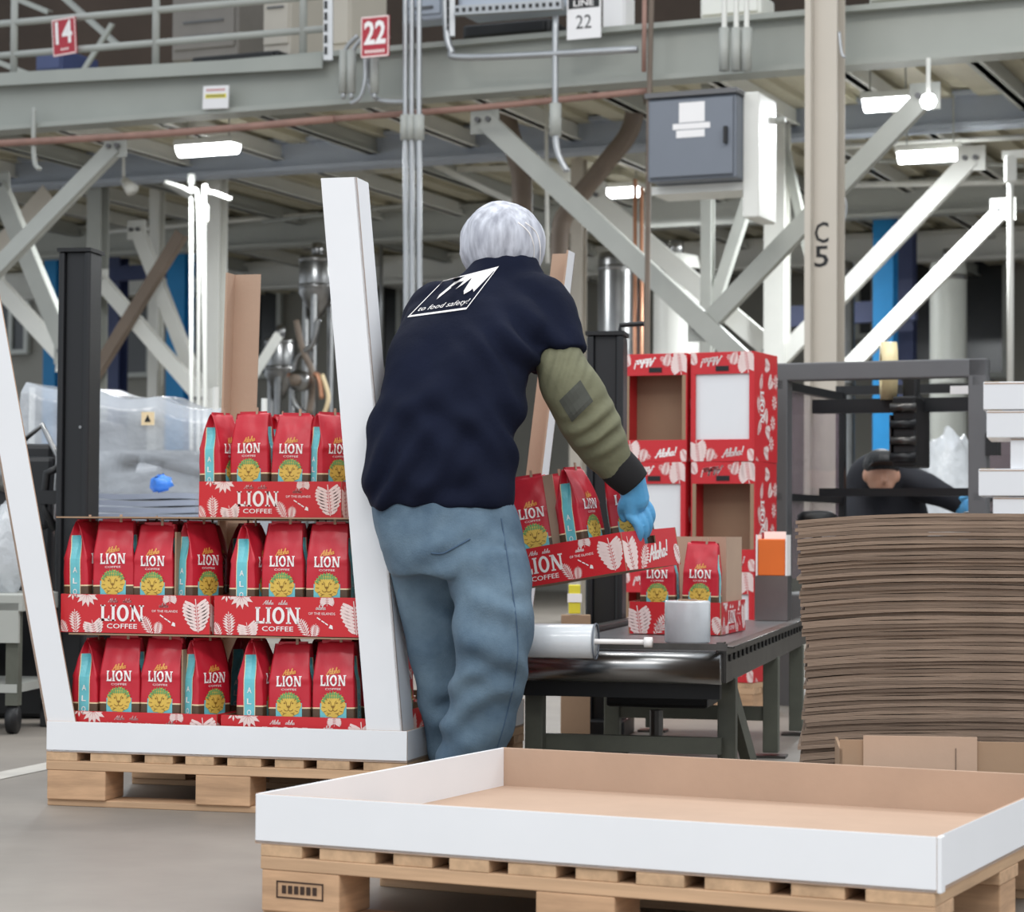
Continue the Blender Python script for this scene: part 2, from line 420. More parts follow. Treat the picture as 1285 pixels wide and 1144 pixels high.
# a few far doors and windows in the back wall
i = 0
for (x0, y0, x1, y1) in ((100, 318, 190, 470), (462, 300, 502, 462), (842, 300, 905, 420), (1060, 285, 1096, 420), (1150, 320, 1260, 470), (300, 330, 352, 470), (0, 330, 36, 440)):
    i += 1; A = gp(x0, y1, TW); B = gp(x1, y0, TW); m = MB(); s0, s1 = gs(A), gs(B)
    gbox(m, s0, s1, TW-.06, TW-.02, A.z, B.z); wo = tag(m.build('window_%d' % i, M_glassdk), kind='structure')
    f = MB()
    for (q0, q1, z0, z1) in ((s0-.06, s0, A.z-.06, B.z+.06), (s1, s1+.06, A.z-.06, B.z+.06), (s0, s1, A.z-.06, A.z), (s0, s1, B.z, B.z+.06), ((s0+s1)/2-.03, (s0+s1)/2+.03, A.z, B.z)):
        gbox(f, q0, q1, TW-.1, TW-.02, z0, z1)
    f.build('window_frame', M_gsteel, wo)

# ------------------------------------------------------------------ steelwork
def ibeam(name, t, zb, zt, s0, s1, m, label, fw=.2, tf=.035):
    p = grid((s0+s1)/2, t, zb); T = thing(name, label, 'beam', p, -GA)
    a = MB(); gbox(a, s0, s1, t-.02, t+.02, zb+tf, zt-tf); a.build('web', m, T)
    a = MB(); gbox(a, s0, s1, t-fw/2, t+fw/2, zt-tf, zt); a.build('flange', m, T)
    a = MB(); gbox(a, s0, s1, t-fw/2, t+fw/2, zb, zb+tf); a.build('flange', m, T)
    return T
beam = ibeam('edge_beam', 0, ZB, ZT, -9.5, 3.4, M_beam, 'long green grey steel beam along the mezzanine edge')
zb2, zt2 = gp(0, 240, 2.7).z, gp(0, 210, 2.7).z
ibeam('floor_beam', 2.7, zb2, zt2+.06, -10.5, 4.4, M_bluebeam, 'blue grey steel beam under the deck behind the mezzanine edge')
ibeam('floor_beam', 6.2, ZB-.05, ZT-.1, -12, 6, M_gsteel, 'pale grey steel beam under the middle of the deck')
ibeam('floor_beam', 9.6, ZB-.05, ZT-.1, -13, 7, M_wsteel, 'off white steel beam under the deck near the far wall')
JL = 'pale steel joist running back under the deck'
for k in range(17):
    s = -9.6+.86*k; j = MB()
    gbox(j, s, s+.05, .15, TW-.1, ZT-.2, ZT-.075); gbox(j, s-.03, s+.08, .15, TW-.1, ZT-.2, ZT-.185)
    solo(j, 'deck_joist', M_wsteel if k % 3 else M_gsteel, JL, 'joist', 'joists under the mezzanine deck')

def member(x0, y0, x1, y1, t, wpx, m, label, name='diagonal_brace', cat='brace', t1=None, deep=.07, plate=True):
    """flat steel member between two picture points on the grid plane t"""
    A, B = gp(x0, y0, t), gp(x1, y1, t if t1 is None else t1)
    wd = wpx*(A.y+B.y)/2/F
    T = thing(name, label, cat, (A+B)/2 if A.z > .1 and B.z > .1 else A)
    d = (B-A).normalized(); side = d.cross(E2).normalized()
    a = MB(); a.bar(A, B, wd, .012, up=E2); a.build('leg_plate', m, T)
    a = MB(); q = side*(wd/2-.006)+E2*(deep/2); a.bar(A+q, B+q, .012, deep, up=E2); a.build('flange', m, T)
    if plate:
        for P in (A, B):
            g = MB(); g.box(P+E2*.02, (wd*1.6, .015, wd*1.4), Matrix((E1, E2, Vector((0, 0, 1)))).transposed()); 
            gp_ = g.build('gusset_plate', m, T)
            b = MB()
            for dx in (-.3, .3):
                c = P+E1*wd*dx-E2*.03; b.cyl(c, c+E2*.03, .018, 8)
            b.build('bolt', M_dgrey, gp_)
    return T
member(607, 150, 950, 470, .06, 25, M_gsteel, 'grey diagonal brace descending from the beam behind the worker')
member(143, 183, -30, 360, .06, 20, M_gsteel, 'grey diagonal brace descending from the beam under the caution notice')
member(-5, 232, 82, 440, .9, 23, M_gsteel, 'grey steep diagonal brace left of the black mast')
member(1160, 120, 880, 412, .1, 24, M_gsteel, 'grey diagonal brace passing behind the stencilled column')
member(1218, 198, 968, 460, 2.42, 22, M_wsteel, 'brightly lit white diagonal brace beside the stencilled column')
member(1258, 262, 1062, 462, 3.4, 20, M_wsteel, 'white diagonal brace right of the blue post behind the tape machine')
member(742, 245, 968, 440, 2.6, 24, M_wsteel, 'broad white diagonal brace behind the copper pipes')
member(226, 292, 110, 480, 2.9, 15, M_brownst, 'brown primer diagonal brace behind the black mast', plate=False)
member(122, 350, 252, 500, 3.0, 18, M_wsteel, 'white diagonal brace crossing the brown primer brace')
member(170, 288, 252, 500, 3.3, 17, M_wsteel, 'white steep diagonal brace by the blue post and conduits')
member(-10, 352, 82, 452, 2.2, 20, M_wsteel, 'white diagonal brace left of the black mast at the far post')
member(60, 240, -20, 330, 1.8, 22, M_column, 'cream diagonal brace behind the grey brace', plate=False)
member(945, 225, 885, 410, 1.42, 14, M_gsteel, 'grey steep brace under the electrical cabinet')
member(264, 558, 350, 420, 3.3, 13, M_wsteel, 'short white brace beside the cardboard corner post', plate=False)
member(890, 408, 968, 332, 2.45, 12, M_wsteel, 'short white brace left of the tall white column', plate=False)
member(972, 130, 1040, 440, 2.5, 10, M_gsteel, 'thin grey brace behind the stencilled column', plate=False)
member(545, 207, 660, 262, 3.6, 7, M_wsteel, 'thin white strut above the worker', name='roof_strut', cat='strut', plate=False)
member(430, 215, 640, 211, 4.2, 7, M_wsteel, 'thin white rail under the deck above the white post', name='roof_strut', cat='strut', plate=False)
member(205, 228, 245, 250, 3.0, 7, M_wsteel, 'thin bent white strut above the vertical conduits', name='roof_strut', cat='strut', plate=False)
member(760, 262, 790, 276, 4.0, 9, M_wsteel, 'short white strut right of the worker hair net', name='roof_strut', cat='strut', plate=False)

def hcolumn(xc, wpx, t, m, label, ytop=None, name='steel_column', flange=True):
    A = gp(xc, 600, t); wd = wpx*A.y/F; z1 = gp(xc, ytop, t).z if ytop is not None else ZT-.1
    T = thing(name, label, 'column', (A.x, A.y, 0), -GA)
    M = Matrix((E1, E2, Vector((0, 0, 1)))).transposed(); c = Vector((A.x, A.y, z1/2))
    a = MB(); a.box(c, (wd, .016, z1), M); a.build('flange', m, T)
    a = MB(); a.box(c+E2*wd*.9, (wd, .016, z1), M); a.build('flange', m, T)
    a = MB(); a.box(c+E2*wd*.45, (.014, wd*.9-.016, z1), M); a.build('web', m, T)
    a = MB(); a.box(Vector((A.x, A.y, .012))+E2*wd*.45, (wd*1.6, wd*1.7, .024), M); a.build('base_plate', m, T)
    return T, A, wd
CT, CA, cw = hcolumn(1031, 39, -.5, M_column, 'cream steel column stencilled C 5 in black', ytop=-80)
fn = lambda x, y: CA+E1*x+Vector((0, 0, y))-E2*.0095
for s_, yy in (('C', 292), ('5', 322)):
    zc = gp(1031, yy, -.5).z-CA.z
    a = MB(); a.polys(shift(text2d(s_, .125, .085, .012), 0, zc), fn); a.build('stencil_mark', M_blackp, CT, recalc=False)
a = MB(); gl = gp(1014, 600, -.55); a.box(Vector((gl.x, gl.y, 2.2)), (.035, .05, 4.4), Matrix((E1, E2, Vector((0, 0, 1)))).transposed()); a.build('edge_angle', M_column, CT)
hcolumn(971, 27, 2.4, M_wsteel, 'white steel column behind the red cartons')
hcolumn(190, 14, 4.2, M_wsteel, 'slim white steel column left of the tall conduits')
hcolumn(264, 20, 3.2, M_wsteel, 'white steel column right of the tall conduits')
hcolumn(114, 20, 3.0, M_gsteel, 'grey steel column directly behind the black mast')
hcolumn(722, 16, 4.0, M_column, 'cream steel column right of the worker shoulder')
hcolumn(885, 14, 1.4, M_gsteel, 'grey steel column under the electrical cabinet')
hcolumn(60, 18, 7.5, M_blue, 'bright blue post left of the black mast')
hcolumn(218, 26, 7.5, M_blue, 'bright blue post seen between the white braces')
hcolumn(1108, 26, 7.0, M_blue, 'bright blue post seen right of the stencilled column')
hcolumn(138, 22, 8.5, M_navyp, 'navy blue post right of the black mast')
hcolumn(1136, 20, 9.0, M_navyp, 'navy blue post right of the bright blue post')
a = MB(); p0, p1 = gp(985, 398, 8.0), gp(1150, 388, 8.0); a.bar(p0, p1, .1, .2); solo(a, 'rack_beam', M_navyp, 'navy blue rack beam behind the stencilled column', 'beam')
a = MB(); p0, p1 = gp(120, 345, 8.2), gp(250, 338, 8.2); a.bar(p0, p1, .1, .16); solo(a, 'rack_beam', M_navyp, 'navy blue rack beam behind the brown brace', 'beam')

# ------------------------------------------------------------------ railing, pipes and signs of the walkway
T = thing('walkway_railing', 'grey pipe railing along the upper walkway', 'railing', grid(-6, -.02, ZT), -GA)
for x, yt in ((17, -60), (195, -70), (380, -80), (-110, -50)):
    A = gp(x, 100, -.04); a = MB(); a.cyl((A.x, A.y, ZT-.02), (A.x, A.y, gp(x, yt, -.04).z), .026, 10); a.build('post', M_gsteel, T, smooth=True)
for y0, y1 in ((30, -6), (70, 36)):
    a = MB(); A = gp(0, y0, -.04); B = gp(411, y1, -.04); A2 = A+(A-B)*.4; a.cyl(A2, B, .024, 10); a.build('rail', M_gsteel, T, smooth=True)
a = MB(); A = gp(-60, 103, -.12); B = gp(405, 77, -.12); a.bar(A, B, .012, .09); a.build('kick_plate', M_beam, T)
def pipe(pts, t, rpx, m, label, name='conduit', cat='pipe', fit=()):
    """pipe through picture points on the grid plane t"""
    P = [gp(x, y, t) for x, y in pts]; r = rpx*P[0].y/F/2
    T = thing(name, label, cat, P[-1])
    a = MB(); a.tube(P if len(P) < 3 else [Vector(q) for q in cat_rom([tuple(p) for p in P], 6)], r, 10); a.build('tube', m, T, smooth=True)
    for i_, L in fit:
        c = P[i_]; b = MB(); b.cyl(c-Vector((0, 0, L)), c+Vector((0, 0, L)), r*1.9, 10); b.build('coupling', M_gsteel, T, smooth=True)
    return T
pipe([(-40, 182), (200, 168), (420, 149)], -.14, 9, M_rust, 'rust red pipe clipped under the beam by the caution notice')
pipe([(420, 149), (600, 135), (812, 114)], -.14, 8, M_rust, 'rust red pipe clipped under the beam above the worker')
for k, x in enumerate((509, 517, 526)):
    pipe([(x, -30), (x, 160), (x+1, 480)], -.35-.02*k, 7, M_conduit, ('left', 'middle', 'right')[k]+' one of three tall steel conduits beside the white post', fit=((1, .08),))
pipe([(558, -30), (560, 30), (566, 62), (590, 72), (800, 62)], -.3, 9, M_conduit, 'steel conduit bending along the beam above the worker')
pipe([(697, 20), (697, 150), (700, 190), (712, 215)], -.3, 8, M_conduit, 'steel conduit hanging under the number board and curving away', fit=((1, .1),))
for k, x in enumerate((431, 441, 470)):
    pipe([(x+18, 45), (x+3, 62), (x, 90), (x, 124)], -.3-.02*k, 6, M_conduit, ('outer', 'inner', 'sealed')[k]+' bent conduit with long coupling left of the red 22 sign', fit=((2, .14),))
pipe([(462, 70), (463, 105), (475, 125), (512, 128)], -.3, 6, M_conduit, 'curved conduit under the red 22 sign')
pipe([(440, 130), (452, 122), (458, 100), (458, 70)], -.36, 5, M_conduit, 'thin curved conduit left under the red 22 sign')
for k, x in enumerate((909, 924, 937)):
    pipe([(x, -20), (x, 30), (x, 62), (x, 84)], -.35, 7, M_wsteel, ('first', 'second', 'third')[k]+' white conduit with a white seal fitting left of the stencilled column', fit=((2, .13),))
pipe([(43, 135), (42, 180), (44, 205), (50, 212)], -.12, 6, M_gsteel, 'short grey cable hanging from the beam')
pipe([(240, 225), (240, 800)], 1.6, 5, M_wsteel, 'thin white conduit beside the white column', fit=((0, .04),))
pipe([(207, 228), (238, 240), (249, 262), (249, 500), (249, 800)], 1.55, 5, M_wsteel, 'white conduit bending off towards the ceiling lamp')
pipe([(290, 250), (262, 241), (256, 255), (257, 500), (257, 800)], 1.5, 6, M_wsteel, 'white conduit with hooked top and a switch box')
pipe([(797, 225), (797, 800)], 1.0, 5, M_copper, 'left copper pipe of a pair behind the tank')
pipe([(805, 235), (805, 800)], 1.0, 5, M_copper, 'right copper pipe of a pair behind the tank')
pipe([(818, -20), (815, 120), (812, 420), (812, 815)], -.2, 7, M_brownst, 'brown riser pipe beside the electrical cabinet')
pipe([(809, -20), (808, 90)], -.3, 6, M_rust, 'rust red riser pipe above the electrical cabinet')
pipe([(634, 112), (638, 160), (652, 208), (655, 235), (655, 320)], 2.0, 26, M_brownst, 'large grey brown duct pipe turning down behind the worker', 'duct_pipe', 'duct')
pipe([(800, 120), (790, 165), (760, 205), (715, 262), (704, 285), (702, 335)], 1.8, 24, M_brownst, 'large slanting duct pipe behind the worker head', 'duct_pipe', 'duct')
pipe([(685, 105), (687, 330)], 1.5, 5, M_wsteel, 'thin white cable drop above the worker hair net')
pipe([(985, 150), (945, 155), (920, 148)], -.1, 9, M_gsteel, 'grey flexible conduit from the cabinet to the column')
pipe([(1053, 40), (1056, 66), (1060, 72)], -.5, 4, M_conduit, 'thin cable loop on the stencilled column')
pipe([(1056, 242), (1062, 260), (1054, 300)], -.3, 3, M_conduit, 'thin hanging cable loop beside the stencilled column')
pipe([(1050, 184), (1285, 172)], 3.0, 7, M_wsteel, 'white lit pipe run under the right deck')
pipe([(1050, 200), (1285, 208)], 4.4, 6, M_gsteel, 'grey pipe run crossing the right deck bay')
pipe([(1060, 232), (1290, 228)], 4.6, 8, M_wsteel, 'white pipe run below the right lamp', fit=())
pipe([(330, 278), (520, 256)], 5.4, 5, M_gsteel, 'grey pipe run behind the white post top')
pipe([(120, 292), (400, 268)], 5.8, 5, M_wsteel, 'white pipe run in the left deck bay')
pipe([(462, 300), (462, 470)], 7.5, 5, M_conduit, 'thin conduit in front of the far dark window')
pipe([(478, 290), (478, 470)], 7.5, 5, M_conduit, 'second thin conduit in front of the far dark window')
T = thing('hanging_lift_rod', 'white rod hanging from a white box beside the stacked white cartons', 'hoist', gp(1268, 480, 1.0))
a = MB(); a.cyl(gp(1268, 225, 1.0), gp(1268, 482, 1.0), .022, 10); a.build('rod', M_wsteel, T, smooth=True)
a = MB(); c = gp(1268, 212, 1.0); a.box(c, (.07, .07, .17)); a.build('head_box', M_wsteel, T, bevel=.01)
a = MB(); a.bar(gp(1258, 195, 1.0), gp(1290, 193, 1.0), .05, .05); a.build('top_bar', M_wsteel, T)
T = thing('switch_box', 'small white switch box on the hooked white conduit', 'switch', gp(258, 280, 1.42))
a = MB(); a.box(gp(258, 268, 1.42), (.045, .05, .13)); a.build('housing', M_wsteel, T, bevel=.008)
a = MB(); a.box(gp(258, 263, 1.36), (.02, .02, .03)); a.build('lever', M_gsteel, T)

def board(px, py, wpx, hpx, t, m, label, name='number_sign', tilt=0.0, cat='sign'):
    c = gp(px, py, t); k = c.y/F; w_, h_ = wpx*k/math.cos(GA), hpx*k
    T = thing(name, label, cat, c-Vector((0, 0, h_/2)), -GA)
    U = (E1*math.cos(tilt)+Vector((0, 0, 1))*math.sin(tilt)); V = Vector((0, 0, 1))*math.cos(tilt)-E1*math.sin(tilt)
    M = Matrix((U, E2, V)).transposed()
    a = MB(); a.box(c, (w_, .012, h_), M); a.build('plate', m, T)
    fn = lambda x, y: c+U*x*w_+V*y*h_-E2*.0075
    return T, fn, w_, h_
def printon(T, fn, ps, m, name='lettering'):
    a = MB(); a.polys(ps, fn); return a.build(name, m, T, recalc=False)
T, fn, w_, h_ = board(81, 46, 32, 47, -.09, M_sign, 'red sign with white number 14 tied to the railing', tilt=R(4))
printon(T, fn, shift(text2d('14', .62, .72, .02), 0, .12), M_ink); printon(T, fn, [rect(-.16+.12*q, -.37, -.07+.12*q, -.31) for q in range(3)], M_pinkink)
printon(T, fn, [rect(-.5, -.5, .5, -.46), rect(-.5, .46, .5, .5), rect(-.5, -.5, -.46, .5), rect(.46, -.5, .5, .5)], M_pinkink, 'border')
T, fn, w_, h_ = board(471, 46, 36, 52, -.5, M_sign, 'red sign with white number 22 in front of the conduits')
printon(T, fn, shift(text2d('22', .58, .78, .03), 0, .1), M_ink); printon(T, fn, [rect(-.36+.105*q, -.4, -.28+.105*q, -.32) for q in range(7)], M_pinkink)
printon(T, fn, [rect(-.5, -.5, .5, -.46), rect(-.5, .46, .5, .5), rect(-.5, -.5, -.46, .5), rect(.46, -.5, .5, .5)], M_pinkink, 'border')
T, fn, w_, h_ = board(733, 22, 42, 54, -.3, M_signw, 'white sign reading LINE 22 with a black header')
printon(T, fn, [rect(-.46, .22, .46, .5)], M_blackp, 'header_band'); 
a = MB(); fn2 = (lambda f: (lambda x, y: f(x, y)-E2*.002))(fn); a.polys(shift(text2d('LINE', .15, .6, .01), 0, .345), fn2); a.build('lettering', M_ink, T, recalc=False)
printon(T, fn, shift(text2d('22', .32, .46), 0, -.1), M_blackp)
T, fn, w_, h_ = board(271, 122, 34, 29, -.13, M_signw, 'white and yellow caution notice stuck on the beam', 'notice', R(-2))
printon(T, fn, [rect(-.4, -.04, .42, .14)], M_yellow, 'yellow_band'); printon(T, fn, [rect(-.36+.105*q, .27, -.28+.105*q, .36) for q in range(7)], mat('notice_red_ink', (196, 120, 120), .6, var=0)); 
a = MB(); fn2 = (lambda f: (lambda x, y: f(x, y)-E2*.002))(fn); a.polys([rect(-.34+.12*q, .02, -.25+.12*q, .09) for q in range(6)], fn2); a.build('lettering', M_dgrey, T, recalc=False)

# ------------------------------------------------------------------ electrical cabinet on the mezzanine edge
c0 = gp(868, 173, -.57); k = c0.y/F
T = thing('electrical_cabinet', 'grey electrical cabinet hung below the mezzanine beam', 'cabinet', gp(868, 225, -.57), -GA)
W_, H_ = 118*k, 106*k; M = Matrix((E1, E2, Vector((0, 0, 1)))).transposed()
a = MB(); a.box(c0+E2*.22, (W_, .44, H_), M); a.build('body', M_cab, T, bevel=.012)
a = MB(); a.box(c0-E2*.012, (W_*.94, .02, H_*.92), M); d_ = a.build('door', M_cab, T, bevel=.006)
a = MB()
for x0, y0, x1, y1 in ((-.13, .18, .16, .42), (-.2, .1, .22, .17), (-.16, .0, .16, .09)): a.polys([rect(x0*W_, y0*H_, x1*W_, y1*H_)], lambda x, y: c0+E1*x+Vector((0, 0, y))-E2*.024)
a.build('paper_label', M_signw, d_, recalc=False)
a = MB(); a.box(c0+E1*W_*.4-E2*.035, (.02, .03, .1), M); a.build('handle', M_blackp, d_)
a = MB(); a.box(c0+E2*.22+Vector((0, 0, H_/2+.015)), (W_*1.04, .5, .03), M); a.build('top_plate', M_dgrey, T)
a = MB(); a.box(c0+E2*.3+E1*(W_/2+.05)+Vector((0, 0, -H_*.2)), (.1, .36, H_*1.5), M); a.build('side_duct', M_wsteel, T, bevel=.01)
a = MB(); a.box(c0+E2*.3-Vector((0, 0, H_/2+.03)), (W_*1.1, .3, .05), M); a.build('bracket', M_wsteel, T)

# ------------------------------------------------------------------ lamps under the deck
def lamp(px, py, wpx, t, label, power, hp=20, z=None):
    c = gp(px, py, t); k = c.y/F; L = wpx*k/math.cos(GA)
    T = thing('ceiling_lamp', label, 'lamp', c, -GA); M = Matrix((E1, E2, Vector((0, 0, 1)))).transposed()
    a = MB(); a.box(c+Vector((0, 0, .05)), (L, .16, .05), M); a.build('housing', M_wsteel, T, bevel=.01)
    a = MB()
    pr = [(.075*math.cos(q), -.075*math.sin(q)) for q in [math.pi*i/8 for i in range(9)]]
    a.prism(pr, c-E1*(L/2-.02)+Vector((0, 0, .025)), E2, Vector((0, 0, 1)), E1*(L-.04)); a.build('diffuser', M_lamp, T)
    for sg in (-1, 1):
        a = MB(); q = c+E1*sg*L*.35; a.cyl(q+Vector((0, 0, .07)), Vector((q.x, q.y, max(q.z+.1, ZT-.06))), .006, 6); a.build('hanger', M_gsteel, T)
    area('lamp_light', c-Vector((0, 0, .08)), L, .2, power*1.7, (.94, .98, 1), (0, 0, -GA))
lamp(261, 187, 80, 1.2, 'bright long lamp under the deck below the caution notice', 48)
lamp(1114, 130, 60, 1.0, 'bright lamp under the deck right of the stencilled column', 55)
lamp(1167, 195, 78, 2.6, 'bright long lamp below the blue grey beam on the white brace', 75)
lamp(778, 241, 56, 5.0, 'bright lamp behind the grey diagonal brace and copper pipes', 90)
lamp(374, 282, 48, 8.0, 'small far lamp left of the tall white post', 90)
lamp(560, 262, 50, 10.5, 'far lamp hung behind the worker and conduits', 90)
lamp(1010, 262, 40, 9.5, 'far lamp hidden behind the stencilled column', 90)
T = thing('emergency_lamp', 'small round lamp bulb on the blue grey beam', 'lamp', gp(1165, 133, -.1))
a = MB(); a.lathe([(.001, -.05), (.035, -.035), (.05, 0), (.035, .035), (.001, .05)], 14, gp(1165, 127, -.1)); a.build('bulb', M_lamp, T, smooth=True)
a = MB(); q = gp(1165, 127, -.1); a.cyl(q+Vector((0, 0, .045)), Vector((q.x, q.y, max(q.z+.06, ZB+.005))), .014, 10); a.build('socket', M_wsteel, T)
T = thing('spotlight', 'small white spotlight hanging left of the ceiling lamp', 'lamp', gp(160, 232, 2.0))
q = gp(160, 232, 2.0); a = MB(); a.tube([q+Vector((-.03, 0, .04)), q+Vector((.05, -.05, -.05))], [.03, .06], 12); a.build('shade', M_wsteel, T, smooth=True)
a = MB(); a.cyl(q+Vector((-.03, 0, .04)), q+Vector((-.04, 0, .52)), .012, 8); a.build('stem', M_wsteel, T)

# ------------------------------------------------------------------ upper storey machines behind the railing
def machine(px0, py0, px1, py1, t, m, label, name='upper_machine', depth=.6, fins=0, cat='machine'):
    A = gp(px0, py1, t); B = gp(px1, py0, t); s0, s1 = gs(A), gs(B); zb_ = A.z; zt_ = B.z
    T = thing(name, label, cat, grid((s0+s1)/2, t+depth/2, zb_), -GA)
    a = MB(); gbox(a, s0, s1, t, t+depth, zb_, zt_); a.build('housing', m, T, bevel=.02)
    a = MB(); gbox(a, s0+.05*(s1-s0), s1-.05*(s1-s0), t-.02, t, zb_+.12*(zt_-zb_), zt_-.12*(zt_-zb_)); d_ = a.build('cover', m, T, bevel=.008)
    for k in range(fins):
        z = zb_+(zt_-zb_)*(.25+.5*k/max(1, fins-1)); a = MB(); gbox(a, s0+.2*(s1-s0), s1-.2*(s1-s0), t-.035, t-.02, z, z+.015); a.build('louvre', M_dgrey, d_)
    return T
M_mach = mat('upper_machine_grey', (128, 122, 116), .6, var=.1, scale=2)
machine(215, -40, 300, 78, 3.0, M_mach, 'big grey machine housing behind the walkway railing', fins=4)
machine(330, -50, 365, 72, 2.4, M_column, 'tan machine cabinet behind the walkway railing', fins=3)
machine(240, 62, 350, 84, 2.0, M_blackp, 'low dark machine base on the walkway deck')
machine(45, 60, 78, 92, 4.0, M_navyp, 'blue drum rack on the walkway deck')
machine(505, -30, 556, 28, -.2, M_bluebeam, 'pale blue grey panel box above the conduits', depth=.2, fins=2)
machine(574, -30, 706, 18, -.25, M_bluebeam, 'wide pale blue grey cabinet above the beam', depth=.3)
machine(580, 22, 690, 50, .4, M_blackp, 'dark motor bed under the pale cabinet')
machine(878, -10, 955, 24, .3, M_wsteel, 'white control box above the beam beside the conduits', depth=.3)
machine(756, -10, 784, 42, .1, M_signw, 'small white cabinet right of the LINE sign', depth=.2)
machine(1090, -40, 1146, 8, .4, M_gsteel, 'grey blower housing above the right beam')
machine(412, -30, 440, 68, 1.2, M_column, 'cream vertical housing at the end of the railing')
for k, (x0, y0, x1, y1, t) in enumerate(((60, -20, 150, 60, 4.5), (100, 95, 140, 30, 4.0), (-10, 75, 40, 95, 3.5), (0, -10, 60, 15, 5.0))):
    member(x0, y0, x1, y1, t, 6, M_gsteel, ('thin slanting strut behind the red 14 sign', 'thin upright strut behind the railing', 'thin low strut at the railing foot', 'thin roof strut above the red 14 sign')[k], 'roof_strut', 'strut', plate=False)
# slotted steel channels hung above the beam
for k, x in enumerate((412, 565)):
    A, B = gp(x, -30, -.28), gp(x, 76 if k == 0 else 46, -.28); a = MB(); a.bar(A, B, .06, .05); a2 = None
    T = thing('slotted_channel', ('slotted steel channel at the end of the railing', 'slotted steel channel left of the wide pale cabinet')[k], 'channel', B)
    a.build('channel', M_conduit, T)
    for j in range(7):
        q = A+(B-A)*(j+.6)/7.4; b = MB(); b.box(q-E2*.035, (.02, .004, .05)); b.build('slot', M_blackp, T)
A, B = gp(572, 14, -.32), gp(706, 6, -.32)
T = thing('slotted_channel', 'slotted steel channel along the bottom of the wide pale cabinet', 'channel', A)
a = MB(); a.bar(A, B, .05, .06); a.build('channel', M_conduit, T)
for j in range(16):
    q = A+(B-A)*(j+.5)/16; b = MB(); b.box(q-E2*.03, (.022, .004, .025)); b.build('slot', M_blackp, T)

# ------------------------------------------------------------------ tanks and vessels on the ground floor
def tank(px, wpx, ytop, ybot, t, m, label, cone=False, name='process_tank'):
    A = gp(px, ybot, t); B = gp(px, ytop, t); r = wpx*A.y/F/2; h = B.z-A.z
    T = thing(name, label, 'tank', A if A.z > 0 else (A.x, A.y, 0))
    c = Vector((A.x, A.y, A.z))
    a = MB(); a.lathe([(.001, 0), (r*(.25 if cone else 1), 0), (r, h*(.4 if cone else .02)), (r, h*.97), (r*.93, h), (.001, h*1.02)], 28, c); a.build('shell', m, T, smooth=True)
    for zf in (.5, .94):
        a = MB(); a.lathe([(r*.99, h*zf-.02), (r*1.03, h*zf-.02), (r*1.03, h*zf+.02), (r*.99, h*zf+.02)], 28, c); a.build('hoop', M_steel, T, smooth=True)
    a = MB(); a.cyl(c+Vector((0, 0, h)), c+Vector((0, 0, h*1.0+.12)), r*.3, 14); a.build('inlet_neck', M_steel, T, smooth=True)
    if A.z > .3:
        for q in (0, 1, 2):
            an = 2.1*q+.4; e = c+Vector((r*.8*math.cos(an), r*.8*math.sin(an), h*.35)); a = MB(); a.cyl((e.x, e.y, 0), e, .03, 8); a.build('leg', M_steel, T)
    return T
tank(848, 58, 322, 640, 2.9, M_wsteel, 'white cylindrical tank behind the left red cartons')
tank(775, 52, 318, 640, 3.6, M_steel, 'silver cylindrical tank behind the worker arm')
tank(398, 46, 322, 398, 4.0, M_steel, 'stainless hopper with a cone base behind the white post', cone=True, name='hopper')
tank(352, 40, 425, 500, 4.4, M_steel, 'small stainless vessel beside the cardboard corner post', cone=True, name='hopper')
tank(1190, 46, 330, 640, 6.0, M_gsteel, 'grey vessel behind the tape machine frame')
tank(1055, 34, 330, 640, 6.0, M_steel, 'narrow silver vessel behind the stencilled column')
T = thing('valve_cluster', 'brown tangle of valves and curved hoses under the hopper', 'valve', gp(385, 520, 3.8))
for k, pts in enumerate(([(372, 402), (380, 440), (392, 470), (388, 520)], [(400, 400), (392, 432), (372, 452), (368, 500), (384, 520)], [(362, 470), (380, 478), (398, 470), (404, 500)], [(404, 470), (412, 500), (402, 530)])):
    a = MB(); a.tube([Vector(q) for q in cat_rom([tuple(gp(x, y, 3.8)) for x, y in pts], 6)], .028-.003*k, 8); a.build('hose', (M_brownst, M_steel, M_copper, M_cream)[k], T, smooth=True)
a = MB(); q = gp(380, 478, 3.7); a.tube([q, q-E2*.1], .09, 16); a.build('flange', M_steel, T, smooth=True)
a = MB(); a.tube([q-E2*.1, q-E2*.16], .05, 16); a.build('valve_wheel', M_brownst, T, smooth=True)

